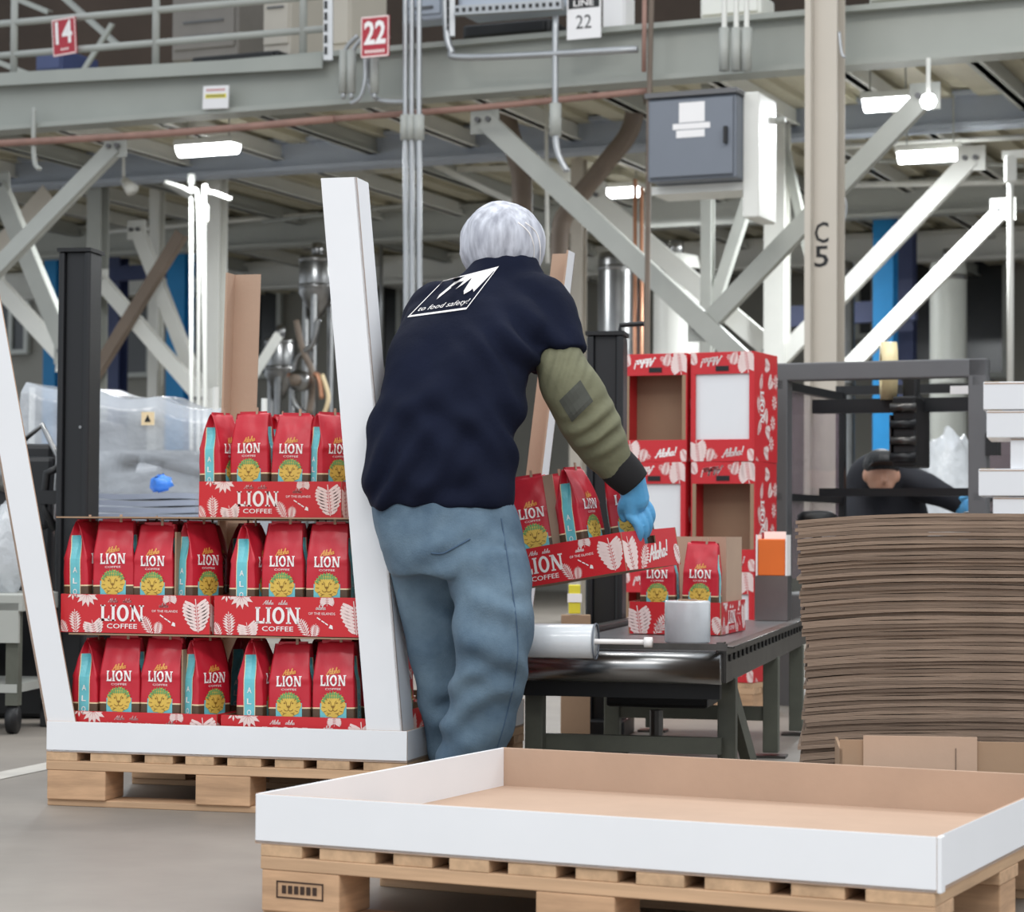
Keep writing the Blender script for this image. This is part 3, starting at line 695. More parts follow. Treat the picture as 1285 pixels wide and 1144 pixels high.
# ================================================================== FOREGROUND
def pallet(label, loc, rz, L, D, nb, group=None, stamp=False, h=.14, skip_bottom=False):
    """block pallet; L along local x (front), D along local y; deck boards run front to back"""
    T = thing('wooden_pallet', label, 'pallet', loc, rz, group)
    td, ts, tb = .022, .024, .017; hb = h-td-ts-tb
    x = 0.0; gap = .036; wbs = [.095, .125, .085, .085, .1, .085, .095, .125, .1, .125, .095]
    tot = sum(wbs[:nb]); k = (L-gap*(nb-1))/tot
    for i in range(nb):
        wd = wbs[i]*k; a = MB(); a.box((x+wd/2, D/2, h-td/2), (wd, D-.004*(i % 3), td)); x += wd+gap
        a.build('deck_board', M_wood, T, world=False, bevel=.002)
    for y in (.06, D/2, D-.06):
        a = MB(); a.box((L/2, y, h-td-ts/2), (L, .12 if y != D/2 else .14, ts)); a.build('stringer_board', M_wood_x, T, world=False, bevel=.002)
        for xx in (.085, L/2, L-.085):
            a = MB(); a.box((xx, y, tb+hb/2), (.165 if xx != L/2 else .15, .118, hb)); bl = a.build('block', M_block, T, world=False, bevel=.003)
            if stamp and y == .06 and xx == .085:
                b = MB(); ps = [rect(-.05, -.016, .05, -.013), rect(-.05, .013, .05, .016), rect(-.05, -.016, -.047, .016), rect(.047, -.016, .05, .016)]+[rect(-.038+.013*q, -.007, -.029+.013*q, .008) for q in range(6)]
                b.polys(ps, lambda u, v: Vector((xx+u, y-.0602, tb+hb*.55+v))); b.build('stamp', M_stamp, bl, world=False, recalc=False)
        a = MB(); a.box((L/2, y, tb/2), (L, .1, tb)); a.build('bottom_board', M_wood_x, T, world=False, bevel=.002)
    return T
def lean_tray(T, L, D, z0, h, th, inner=M_kraft, outer=M_white, name='wall', left_white=True):
    """corrugated pallet tray, local axes of T; white outside and brown inside"""
    a = MB(); a.box((L/2, D/2, z0+th/2), (L, D, th)); a.build('floor_panel', inner, T, world=False)
    for nm, c, d, axis, sg in (('front', (L/2, th/2, z0+h/2), (L, th, h), 1, -1), ('back', (L/2, D-th/2, z0+h/2), (L, th, h), 1, 1), ('side', (th/2, D/2, z0+h/2), (th, D-2*th, h), 0, -1), ('side', (L-th/2, D/2, z0+h/2), (th, D-2*th, h), 0, 1)):
        a = MB(); a.box(c, d)
        # faces: bottom, top, -y, +x, +y, -x
        out = {(1, -1): 2, (1, 1): 4, (0, -1): 5, (0, 1): 3}[(axis, sg)]
        a.mi = [1]*6; a.mi[out] = 0
        if nm == 'side': a.mi[0] = 0
        if nm == 'side' and sg == -1 and left_white: a.mi = [0]*6
        a.build(nm+'_wall', [outer, inner], T, world=False, bevel=.0015)

YF = R(25.5)
pFL = atz(320, 1058, .14)
FP = pallet('wooden block pallet under the empty white tray', (pFL.x, pFL.y, 0), -YF, 1.275, 1.02, 10, stamp=True)
FP.location = (pFL.x+.012*math.cos(YF), pFL.y-.012*math.sin(YF), 0)
FT = thing('pallet_tray', 'empty low white cardboard tray with brown inside on a pallet', 'tray', (pFL.x-.0, pFL.y, .1405), -YF)
LT, DT, HT, th = 1.29, 1.06, .092, .006
lean_tray(FT, LT, DT, 0, HT, th)
# creases of the front wall and the folded-over lip at the near right corner
a = MB(); a.box((LT+.004, .012, HT/2), (.008, .024, HT)); a.build('corner_flap', M_white, FT, world=False, bevel=.002)
a = MB(); a.box((th+.0225, .43, th+.001), (.033, .14, .002)); a.build('slot', M_corr2, FT, world=False)

# ------------------------------------------------------------------ flat sheets stacked beside the conveyor
SX = at(1004, 700, 5.45).x; SW, SD = .92, .74
z = .141; Lb = 'flat brown corrugated sheet in the tall stack beside the conveyor'
SY = R(-8)
PS = pallet('wooden pallet carrying the tall stack of brown sheets', (SX+.0, 5.45, 0), SY, .93, .75, 8)
variants = []
for q in range(5):
    a = MB(); n = 14; thk = .0088; ph = random.random()*6
    for j in range(2):
        pass
    top = []; vs = []; fs = []
    for i in range(n+1):
        x = SW*i/n; e = (.5-abs(i/n-.5))*2
        dz = .014*math.sin(math.pi*i/n)-.006*max(0, (.12-i/n)/.12)+.0008*math.sin(5*i/n*3+ph)
        for y in (0, SD):
            vs += [(x, y, dz), (x, y, dz+thk*.93)]
    for i in range(n):
        b = i*4; c = b+4
        fs += [(b, c, c+1, b+1), (b+2, b+3, c+3, c+2), (b+1, c+1, c+3, b+3), (b, b+2, c+2, c)]
    fs += [(0, 1, 3, 2), (n*4, n*4+2, n*4+3, n*4+1)]
    a.add(vs, fs); variants.append(a.mesh('corrugated_sheet', M_corr if q % 3 else M_corr2))
NS = 70; ztop = at(1140, 643, 5.45).z-.014
pitch = (ztop-z)/NS
for k in range(NS):
    o = bpy.data.objects.new('corrugated_sheet', variants[k % 5]); COL.objects.link(o)
    f = k/NS; jog = random.uniform(-.006, .006)+(.012*math.sin(k*.55) if k % 9 == 0 else 0)
    o.location = (SX+jog+.012*math.sin(f*4), 5.45+random.uniform(-.004, .008), z+k*pitch); o.rotation_euler = (0, 0, SY+random.uniform(-.006, .006)); o.scale = (1, 1, pitch/.0088)
    tag(o, Lb, 'cardboard', 'sheets in the tall brown stack')
# opened brown carton lying behind the tray
q0 = at(1052, 975, 5.0); 
T = thing('brown_carton', 'low open brown carton between the tray and the sheet stack', 'carton', (q0.x, 4.98, 0), R(-6))
hh = at(1100, 927, 5.0).z
for c, d in (((.36, .003, hh/2), (.72, .006, hh)), ((.36, .3, hh/2-.02), (.72, .006, hh-.04)), ((.003, .15, hh/2-.01), (.006, .3, hh-.02)), ((.717, .15, hh/2-.01), (.006, .3, hh-.02))):
    a = MB(); a.box(c, d); a.build('side_panel', M_kraft2, T, world=False)
a = MB(); a.box((.36, .15, .004), (.72, .3, .008)); a.build('bottom_panel', M_kraft2, T, world=False)
a = MB(); a.box((.17, -.004, hh-.04), (.24, .006, .1)); a.build('flap', M_kraft, T, world=False)
a = MB(); a.box((.245, -.0075, hh*.5), (.002, .002, hh*.9)); a.build('crease', M_corr2, T, world=False)

# ================================================================== BAGS AND CASES
BH = .285
def prof(z):
    """half width, half depth, gusset fold of the bag at height z"""
    if z < .02: t = z/.02; return .052+.004*t, .031+.004*t, 0
    if z < .185: t = (z-.02)/.165; return .056-.001*t, .035+.002*math.sin(math.pi*t)-.001*t, .06*t
    t = (z-.185)/(BH-.185); return .055-.006*t, .034*(1-t)**.8+.003, .06+.5*min(1, t*1.5)
def wrk(x, z, sd):
    k = max(0, min(1, (z-.12)/.1)); 
    return k*(.005*noise.noise(Vector((x*26, z*16+sd*3.1, sd)))+.0018*noise.noise(Vector((x*45+sd, z*30, sd*2)))) + .0015*noise.noise(Vector((x*25, z*25, sd+9)))
def front_y(x, z, sd):
    a, b, g = prof(z); u = max(-1, min(1, x/a)); return -(b*(1+.10*(1-u*u)) + wrk(x, z, sd))
def side_x(y, z, sd, sg):
    a, b, g = prof(z); u = max(-1, min(1, y/b)); return sg*(a*(1-g*(1-abs(u))) + .0025*(1-u*u) + .0015*noise.noise(Vector((y*40, z*30, sd+sg))))
def bag_meshes(sd):
    zs = [0, .008, .02, .05, .07, .085, .1, .1155, .119]+[.119+(BH-.119)*i/24 for i in range(1, 25)]
    NF, NSD = 23, 7; a = MB(); rings = []
    for z in zs:
        A, B, g = prof(z); ring = []
        for i in range(NF): x = -A+2*A*i/(NF-1); ring.append((x, front_y(x, z, sd), z))
        for i in range(1, NSD+1): y = -B+2*B*i/(NSD+1); ring.append((side_x(y, z, sd, 1), y, z))
        for i in range(NF): x = A-2*A*i/(NF-1); ring.append((x, -front_y(x, z, sd+5), z))
        for i in range(1, NSD+1): y = B-2*B*i/(NSD+1); ring.append((side_x(y, z, sd, -1), y, z))
        rings.append(ring)
    n = len(rings[0])
    for r in rings: a.v += [Vector(p) for p in r]
    for i in range(len(zs)-1):
        for k in range(n):
            a.f.append([i*n+k, i*n+(k+1) % n, (i+1)*n+(k+1) % n, (i+1)*n+k]); a.mi.append(1 if zs[i] < .115 else (2 if zs[i] < .118 else 0))
    a.f.append(list(range(n))[::-1]); a.mi.append(1); a.f.append(list(range((len(zs)-1)*n, len(zs)*n))); a.mi.append(0)
    out = {'bag_body': a.mesh('bag_body', [M_bag, M_bagbrown, M_cream], True)}
    def fr(off): return lambda x, z: Vector((x, front_y(x, z, sd)-off, z))
    a = MB(); a.polys(fine(shift(lion2d(.069, .027), 0, .187), 3), fr(.0016)); a.polys(shift(text2d('COFFEE', .005, .042), 0, .1655), fr(.0016)); out['lettering'] = a.mesh('lettering', M_ink)
    a = MB(); a.polys(shift(script2d('Aloha', .0135, .16), .0, .211, R(10)), fr(.0016)); out['script_print'] = a.mesh('script_print', M_gold)
    a = MB(); P = []
    for i in range(6):
        for j in range(8):
            x0, x1 = -.035+.07*i/6, -.035+.07*(i+1)/6; P.append(rect(x0, .004+.126*j/8, x1, .004+.126*(j+1)/8))
    a.polys(P, fr(.0008)); out['label_panel'] = a.mesh('label_panel', M_aqua)
    a = MB(); P = []; n2 = 36
    for i in range(n2):
        t0, t1 = 2*math.pi*i/n2, 2*math.pi*(i+1)/n2
        def rr(t, k): return .0325*(1+.05*math.cos(9*t))
        for r0, r1 in ((0.02, .35), (.35, .7), (.7, 1)):
            P.append([(rr(t0, i)*r0*math.cos(t0), .125+rr(t0, i)*r0*math.sin(t0)*.98), (rr(t0, i)*r1*math.cos(t0), .125+rr(t0, i)*r1*math.sin(t0)*.98), (rr(t1, i+1)*r1*math.cos(t1), .125+rr(t1, i+1)*r1*math.sin(t1)*.98), (rr(t1, i+1)*r0*math.cos(t1), .125+rr(t1, i+1)*r0*math.sin(t1)*.98)])
    a.polys(P, fr(.0016)); out['emblem'] = a.mesh('emblem', M_lion)
    a = MB(); P = []
    for i in range(11):                                # leafy wreath over the emblem
        an = R(20+14*i); cx_, cy_ = .0275*math.cos(an), .126+.0275*math.sin(an); tx_, ty_ = math.cos(an), math.sin(an)
        P.append([(cx_-ty_*.0035, cy_+tx_*.0035), (cx_-tx_*.006, cy_-ty_*.006), (cx_+ty_*.0035, cy_-tx_*.0035), (cx_+tx_*.0075, cy_+ty_*.0075)])
    for i in range(7):
        x = -.018+.006*i; P.append([(x-.003, .145), (x, .1405), (x+.003, .145), (x, .151)])
    a.polys(P, fr(.0022)); out['emblem_crown'] = a.mesh('emblem_crown', M_green)
    a = MB(); P = []
    P += [[(-.0055, .1215), (0, .116), (.0055, .1215), (.003, .1235), (-.003, .1235)]]+ribbon([(0, .116), (0, .1125)], .0014)
    for sg in (-1, 1):
        P += ribbon([(0, .1125), (sg*.004, .1095), (sg*.009, .1105), (sg*.012, .114)], .0015)
        P += ribbon([(sg*.005, .1235), (sg*.0055, .131), (sg*.009, .136)], .0014)
        P += [[(sg*.0075, .1295), (sg*.0105, .128), (sg*.014, .1305), (sg*.0105, .1325)]]
        P += ribbon([(sg*.006, .104), (sg*.011, .103), (sg*.0155, .106)], .0012)
        for q in range(5):
            an = R(-62+26*q) ; P += ribbon([(sg*.0215*math.cos(an), .123+.0215*math.sin(an)), (sg*.0285*math.cos(an+.08), .123+.0285*math.sin(an+.08))], .0015)
    a.polys(P, fr(.0024)); out['emblem_face'] = a.mesh('emblem_face', M_lionline)
    for sg, nm in ((1, 'side_stripe'), (-1, 'side_stripe_b')):
        a = MB(); P0, P1 = [], []; m_ = 24
        for j in range(m_):
            z0, z1 = .002+.246*j/m_, .002+.246*(j+1)/m_
            def hw(z): return min(.0145, prof(z)[1]*.72)
            for i in range(4):
                P0.append([(-hw(z0)+hw(z0)*i/2, z0), (-hw(z0)+hw(z0)*(i+1)/2, z0), (-hw(z1)+hw(z1)*(i+1)/2, z1), (-hw(z1)+hw(z1)*i/2, z1)])
            for e in (-1, 1): P1.append([(e*hw(z0), z0), (e*(hw(z0)+.0018), z0), (e*(hw(z1)+.0018), z1), (e*hw(z1), z1)])
        sf = lambda y, z: Vector((side_x(y, z, sd, sg)+sg*.0012, y, z))
        a.polys(P0, sf, 0); a.polys(P1, sf, 1)
        for i, ch in enumerate('ALOHA'):
            sx_ = -1 if sg < 0 else 1
            a.polys(shift(text2d(ch, .0145, .0125, .012), 0, .158-.0285*i, sx=sx_), lambda y, z: Vector((side_x(y, z, sd, sg)+sg*.0022, y, z)), 2)
        out[nm] = a.mesh('side_stripe', [M_aqua, M_cream, M_ink])
    a = MB(); a.box((0, 0, BH-.001), (.078, .007, .012)); a.box((.012, -.004, BH+.006), (.007, .003, .02)); a.mi = [0]*6+[1]*6; out['tin_tie'] = a.mesh('tin_tie', [M_bag, M_kraft])
    return out
BAGS = [bag_meshes(k*1.7+.3) for k in range(4)]
def bag(label, loc, rot, group=None, var=None, M=None, scl=1.0):
    q = BAGS[random.randrange(4) if var is None else var]
    T = thing('coffee_bag', label, 'bag', loc, 0, group)
    T.rotation_euler = rot if not isinstance(rot, (int, float)) else (0, 0, rot)
    if M is not None: T.matrix_basis = M
    else: T.rotation_euler = (R(random.uniform(-1.5, 1.0)), R(random.uniform(-1.5, 1.5)), T.rotation_euler.z+R(random.uniform(-3, 3))); T.scale = (1, 1, random.uniform(.975, 1.01))
    if scl != 1: T.scale = (scl,)*3
    for nm in ('bag_body', 'lettering', 'script_print', 'label_panel', 'tin_tie'): obj_of(nm, q[nm], T)
    for nm in ('side_stripe', 'side_stripe_b'): obj_of('side_stripe', q[nm], T)
    e = obj_of('emblem', q['emblem'], T); obj_of('emblem_crown', q['emblem_crown'], e); obj_of('emblem_face', q['emblem_face'], e)
    return T

TL, TS, TH, TT = .418, .295, .1, .004                 # case tray: long side, short side, wall height, board
def long_print():
    W, H = TL, TH; P = []
    P += shift(lion2d(.122, .042), -.035, .052)
    P += shift(text2d('COFFEE', .0125, .085, .008), -.035, .018)
    P += shift(script2d('Aloha', .0105, .13), -.06, .085)+shift(script2d('aloha', .0105, .13), -.02, .085)
    P += shift(script2d('aloha', .011, .15), .082, .074)+shift(text2d('OF THE ISLANDS', .0062, .072), .084, .0585)
    P += ribbon([(.072, .048), (.080, .043)], .003)+ribbon([(.084, .040), (.091, .036)], .003)+ribbon([(.094, .034), (.100, .030)], .003)
    P += [[(.103, .022), (.114, .019), (.113, .028), (.107, .031)]]
    L = [shift(fern2d(.066, .018), -.165, -.006, R(4)), shift(fern2d(.05, .013), -.188, -.01, R(28)), shift(monstera2d(.05, .03), -.108, -.016, R(14)), shift(rosette2d(.036, 13), -.135, .102), shift(rosette2d(.02, 8), -.175, .104), shift(fern2d(.06, .015), .05, -.006, R(28)), shift(fern2d(.045, .014), .062, -.012, R(-8)), shift(monstera2d(.036, .02), .098, .114, R(180)), shift(monstera2d(.085, .04, 8), .178, .006, R(6))]
    return clip(P, -W/2+.002, .001, W/2-.002, H-.001), [clip(q, -W/2+.001, .001, W/2-.001, H-.001) for q in L]
def short_print(W, H):
    kf = W/.295; P = shift(script2d('Aloha!', .036 if kf > .99 else .03, .17), .032 if kf > .99 else .046, H*.42, R(7))
    L = [shift(monstera2d(.10, .042, 8), -W*.36, -.012, R(8)), shift(fern2d(.085*kf**3, .022), -W*.22, -.008, R(-32 if kf > .99 else -14)), shift(rosette2d(.018*kf**3, 7), -.05 if kf > .99 else -.03, H*.24), shift(monstera2d(.055, .024), W*.42, H*.55, R(-150))]
    return clip(P, -W/2+.002, .001, W/2-.002, H-.001), [clip(q, -W/2+.001, .001, W/2-.001, H-.001) for q in L]
LP, SP = long_print(), short_print(TS, TH)
def wall_mesh(W, H, hole):
    """wall panel in local x, z; y = 0 is the printed face; red outside, brown inside, slot for the hand"""
    a = MB(); 
    if not hole: a.box((0, TT/2, H/2), (W, TT, H)); a.mi = [1]*6; a.mi[2] = 0; a.mi[1] = 0
    else:
        for x0, z0, x1, z1 in ((-W/2, 0, W/2, H-.036), (-W/2, H-.016, W/2, H), (-W/2, H-.036, -.03, H-.016), (.03, H-.036, W/2, H-.016)):
            a.box(((x0+x1)/2, TT/2, (z0+z1)/2), (x1-x0, TT, z1-z0))
        a.mi = [1 if i % 6 not in (1, 2) else 0 for i in range(24)]
    return a
WM = {'long': wall_mesh(TL, TH, False).mesh('long_wall', [M_red, M_kraft2]), 'short': wall_mesh(TS-2*TT, TH, True).mesh('short_wall', [M_red, M_kraft2])}
def print_mesh(ps, m, off=.0008):
    a = MB(); a.polys(ps, lambda x, z: Vector((x, -off, z))); return a.mesh('print', m)
def hole_clip(ps):                                    # keep the print clear of the hand slot
    W = TS; return clip(ps, -W/2, 0, W/2, TH-.037)+clip(ps, -W/2, TH-.037, -.031, TH-.001)+clip(ps, .031, TH-.037, W/2, TH-.001)
PMs = {'long_l': print_mesh(LP[0], M_ink, .001), 'long_f': [print_mesh(q, M_pinkink) for q in LP[1]], 'short_l': print_mesh(hole_clip(SP[0]), M_ink, .001), 'short_f': [print_mesh(hole_clip(q), M_pinkink) for q in SP[1]]}
a = MB(); a.box((0, TS/2, TT/2), (TL-2*TT, TS-2*TT, TT)); FLM = a.mesh('floor_panel', M_kraft2)
def case_tray(label, loc, rz=0.0, M=None, group=None, z_lift=0):
    """local origin: middle of the printed long front side, at the bottom"""
    T = thing('case_tray', label, 'tray', loc, rz, group)
    if M is not None: T.matrix_basis = M
    obj_of('floor_panel', FLM, T)
    for nm, x, y, r in (('long', 0, 0, 0), ('short', TL/2, TS/2, R(90)), ('long', 0, TS, R(180)), ('short', -TL/2, TS/2, R(-90))):
        o = obj_of(nm+'_wall', WM[nm], T); o.location = (x, y, 0); o.rotation_euler = (0, 0, r)
        if nm == 'long' and y > 0: continue
        for q in PMs[nm+'_f']: obj_of('leaf_print', q, o)
        obj_of('lettering', PMs[nm+'_l'], o)
    return T

# ------------------------------------------------------------------ the loaded display on its pallet
YD = R(14.5); cD, sD = math.cos(YD), math.sin(YD)
DFL = atz(58, 943, .14)
DP = pallet('wooden block pallet under the loaded display of bags', (DFL.x, DFL.y, 0), -YD, .985, 1.2, 8)
DX = Vector((cD, -sD, 0)); DY = Vector((sD, cD, 0))
def dl(u, v, z): q = Vector((DFL.x, DFL.y, 0))+DX*u+DY*v; return Vector((q.x, q.y, z))
DT_ = thing('display_tray', 'low white tray carrying the display of coffee bags on its pallet', 'tray', dl(0, 0, .1405), -YD)
lean_tray(DT_, .985, 1.2, 0, .08, .006, left_white=False)
def corner_post(label, base, top, fx, fy, wx=.075, wy=.06, inner=M_kraft, outer=M_white, flip=1, facing=1):
    """L-shaped card post from base to top; fx, fy the directions of its two flanges from the corner edge"""
    T = thing('corner_post', label, 'post', base); e = (top-base)
    th = .006
    for d, w_, o_, nm in ((fx, wx, fy, 'front_flange'), (fy, wy, fx, 'side_flange')):
        a = MB(); p = [base, base+d*w_, base+d*w_+o_*th, base+o_*th]
        a.add(p+[q+e for q in p], [(0, 1, 2, 3), (4, 5, 6, 7), (0, 1, 5, 4), (1, 2, 6, 5), (2, 3, 7, 6), (3, 0, 4, 7)]); a.mi = [1, 1, 0, 1, 1, 1]
        a.build(nm, [outer, inner], T)
    return T
ub = .985
pr0 = dl(ub-.006-.002, .008, .147); prt = at(447, 222, pr0.y+.02)
corner_post('tall white corner post leaning left beside the worker', pr0, prt, -DX, DY, .095, .1)
pl0 = dl(.008, .008, .147); plt = at(-62, 236, pl0.y+.02)
corner_post('tall white corner post leaning left at the end of the lane line', pl0, plt, DX, DY, .085, .08)
bl0 = dl(.012, 1.2-.012, .147); blt = at(297, 345, bl0.y)
corner_post('brown inside of the rear corner post above the top bags', bl0, Vector((bl0.x+.03, bl0.y, blt.z)), DX, -DY, .09, .07)
br0 = dl(ub-.012, 1.2-.012, .147); brt = at(722, 318, br0.y)
corner_post('rear corner post with white edge behind the worker shoulder', br0, brt, -DX, -DY, .07, .09)
Z1 = .147; Z2 = .452; Z3 = .757
def shelf(z, label, u0=.004, u1=None, sag=.0):
    u1 = ub-.004 if u1 is None else u1
    a = MB(); n = 8
    for i in range(n):
        ua, uc = u0+(u1-u0)*i/n, u0+(u1-u0)*(i+1)/n
        za, zc = z-sag*math.sin(math.pi*i/n), z-sag*math.sin(math.pi*(i+1)/n)
        a.add([dl(ua, .02, za), dl(uc, .02, zc), dl(uc, 1.17, zc), dl(ua, 1.17, za), dl(ua, .02, za+.004), dl(uc, .02, zc+.004), dl(uc, 1.17, zc+.004), dl(ua, 1.17, za+.004)], [(3, 2, 1, 0), (4, 5, 6, 7), (0, 1, 5, 4), (2, 3, 7, 6)]+([(3, 0, 4, 7)] if i == 0 else [])+([(1, 2, 6, 5)] if i == n-1 else []))
    return solo(a, 'layer_sheet', M_kraft2, label, 'cardboard')
shelf(Z2-.006, 'brown layer sheet between the two lower rows of bags', .05, ub-.09)
shelf(Z3-.006, 'thin brown layer sheet above the middle row of bags', .01, ub-.09)
def tray_bags(label, u, v, z, bags, what, divider=None, du=0, rz=0.0, tr_rot=None):
    """a case tray with its bags; u, v of the middle of its front side"""
    p = dl(u, v, z); T = case_tray(label, p, -YD+rz)
    Mw = Matrix.Translation(p) @ Matrix.Rotation(-YD+rz, 4, 'Z')
    for x, y, r, var, lab in bags:
        q = Mw @ Vector((x, y, TT+.001)); bag(lab, q, -YD+rz+R(r), what, var)
    if divider is not None:
        a = MB(); a.box((divider, TS*.5, TT+.13), (.004, TS-.03, .26)); a.build('divider', M_kraft2, T, world=False)
    return T
def row(z, v, left, right, rown):
    tray_bags('red printed case tray at the outer corner post, '+rown, left, v, z, [
        (-.166, .075, 84, 0, 'red bag turned to its aqua stripe at the outer corner post, '+rown), (-.07, .055, 3, 1, 'red bag facing out beside the side-on corner bag, '+rown),
        (.044, .055, -2, 2, 'red bag facing out against the brown divider, '+rown), (.146, .075, 62, 3, 'red bag half turned at the seam between the trays, '+rown),
        (-.04, .2, 88, 1, 'red bag hidden behind the two facing bags at the corner, '+rown), (.06, .2, 88, 2, 'red bag hidden behind the brown divider, '+rown)], 'bags in '+rown, .106)
    tray_bags('red printed case tray beside the worker, '+rown, right, v, z, [
        (-.132, .07, 84, 2, 'red bag turned to its aqua stripe past the tray seam, '+rown), (-.03, .055, 2, 3, 'red bag facing out next to the side-on seam bag, '+rown),
        (.09, .055, 1, 0, 'red bag facing out beside the post at the worker, '+rown), (.17, .16, 86, 1, 'red bag mostly behind the post at the worker, '+rown),
        (.0, .2, 88, 0, 'red bag in shadow behind the facing pair by the worker, '+rown), (.09, .2, 88, 2, 'red bag in shadow deep inside the tray by the worker, '+rown)], 'bags in '+rown, None)
row(Z2, .022, .026+TL/2, .026+TL*1.5+.012, 'the middle row')
row(Z1+.0, .022, .048+TL/2, .048+TL*1.5+.012, 'the bottom row')
# second line of trays and bags, added behind to darken the gaps
for z_, rn in ((Z2, 'middle'), (Z1, 'bottom')):
    for u_, wh in ((.04+TL/2, 'outer corner post'), (.04+TL*1.5+.012, 'worker')):
        tray_bags('red tray added to darken gaps, second line on the '+wh+' side, '+rn+' layer', u_, .33, z_, [(x_, .06, 88, (i_+1) % 4, 'added red bag '+('one', 'two', 'three', 'four')[i_]+' of the second line on the '+wh+' side, '+rn+' layer') for i_, x_ in enumerate((-.15, -.05, .05, .15))], 'added bags in the second line, '+rn+' layer', None)
# the top row stands further back
tray_bags('red printed case tray with four front bags on the top layer', .232+TL/2, .46, Z3, [(-.166, .07, 78, 0, 'red bag turned to its aqua stripe at the open end of the top row'), (-.066, .055, 0, 3, 'red bag facing out beside the side-on end bag, top row'), (.05, .055, 2, 1, 'red bag facing out under the brown rear post, top row'), (.15, .075, 56, 2, 'red bag half turned in the middle of the top row'), (-.05, .2, 88, 1, 'red bag in the second line behind the end of the top row'), (.08, .2, 88, 0, 'red bag in the second line under the brown rear post')], 'bags in the top row', None)
tray_bags('red printed case tray turned askew on the top layer', .232+TL+.245, .54, Z3, [(-.12, .06, 20, 1, 'red bag facing askew in the turned tray, top row'), (.0, .06, 10, 0, 'red bag mostly behind the white post, top row')], 'bags in the top row', None, rz=R(-12))
# trays stacked at the far right of the display, seen past the worker
p = dl(ub-.19, .88, Z2); tr2 = case_tray('red printed case tray at the rear of the middle row behind the worker', p, -YD+R(90))
p = dl(ub-.19, .88, Z1); case_tray('red printed case tray at the rear of the bottom row behind the worker', p, -YD+R(90))
# ... and a bag standing out beyond the worker's thigh on the top row
for k_, (u, v) in enumerate(((ub-.13, .9), (ub-.13, .75))):
    bag('red coffee bag at the rear right of the display behind the worker', dl(u, v, Z3), -YD+R(15), 'rear right bags of the display', k_)

# ================================================================== CONVEYOR
ZC = .405; YC = R(12.5)
nr = atz(905, 818, ZC); CX = Vector((math.cos(YC), -math.sin(YC), 0)); CY = Vector((math.sin(YC), math.cos(YC), 0))
CW, CL = .56, 2.35
CT0 = nr-CX*CW; CT0.z = 0
T = thing('roller_conveyor', 'low grey conveyor with a steel end roller and dark legs', 'conveyor', CT0, -YC)
def cl(u, v, z): q = CT0+CX*u+CY*v; return Vector((q.x, q.y, z))
MC = Matrix((CX, CY, Vector((0, 0, 1)))).transposed()
a = MB(); a.box(cl(CW/2, CL/2+.04, ZC-.008), (CW-.05, CL-.06, .014), MC); a.build('bed_plate', M_beltgrey, T)
for u, nm in ((.0, 'side_rail'), (CW, 'side_rail')):
    a = MB(); a.box(cl(u, CL/2+.03, ZC-.035), (.02, CL, .1), MC); a.box(cl(u+(.012 if u else -.012), CL/2+.03, ZC+.012), (.04, CL, .006), MC); sr = a.build(nm, M_steel_dk, T, bevel=.002)
    b = MB()
    for k in range(22): c = cl(u+(.0125 if u else -.0125), .1+k*.1, ZC-.02); b.box(c, (.004, .03, .018), MC)
    tag(b.build('rail_slot', M_blackp, sr), kind='stuff')
a = MB(); a.cyl(cl(.0, .0, ZC-.045), cl(CW, .0, ZC-.045), .042, 24); a.build('end_roller', M_steel, T, smooth=True)
a = MB(); a.box(cl(CW/2, .07, ZC-.1), (CW-.02, .04, .06), MC); a.build('front_apron', M_blackp, T)
for u, v in ((.03, .12), (CW-.01, .22), (.03, 1.35), (CW-.01, 1.35), (.03, 2.2), (CW-.01, 2.2)):
    a = MB(); a.box(cl(u, v, (ZC-.08)/2+.008), (.05, .05, ZC-.096), MC); lg = a.build('leg', M_gleg, T, bevel=.003)
    a = MB(); a.box(cl(u, v, .004), (.1, .09, .008), MC); a.build('foot_plate', M_steel_dk, lg)
for v in (.17, 1.35):
    a = MB(); a.box(cl(CW/2+.01, v, .14), (CW-.06, .03, .045), MC); a.build('cross_bar', M_gleg, T)
a = MB(); a.bar(cl(CW-.02, .22, ZC-.06), cl(CW+.02, .5, .06), .03, .05); a.build('diagonal_strut', M_gleg, T)
a = MB(); a.box(cl(CW*.55, .75, ZC-.13), (.3, .5, .12), MC); a.build('drive_housing', M_blackp, T, bevel=.01)
a = MB(); a.cyl(cl(.3, .55, ZC-.2), cl(.3, .55, ZC-.3), .02, 10); a.cyl(cl(.3, .55, ZC-.32), cl(.3, .55, ZC-.3), .045, 12); a.build('sensor_stem', M_steel_dk, T)
T = thing('guard_bar', 'thin dark bar fixed across the near end of the conveyor', 'bar', cl(CW/2, .03, ZC+.02), -YC)
a = MB(); a.box(cl(CW/2, -.03, ZC+.014), (CW+.04, .012, .018), MC); a.build('bar', M_steel_dk, T)
for u in (.0, CW): 
    a = MB(); a.box(cl(u, -.0, ZC+.016), (.018, .06, .022), MC); a.build('bracket', M_steel_dk, T)
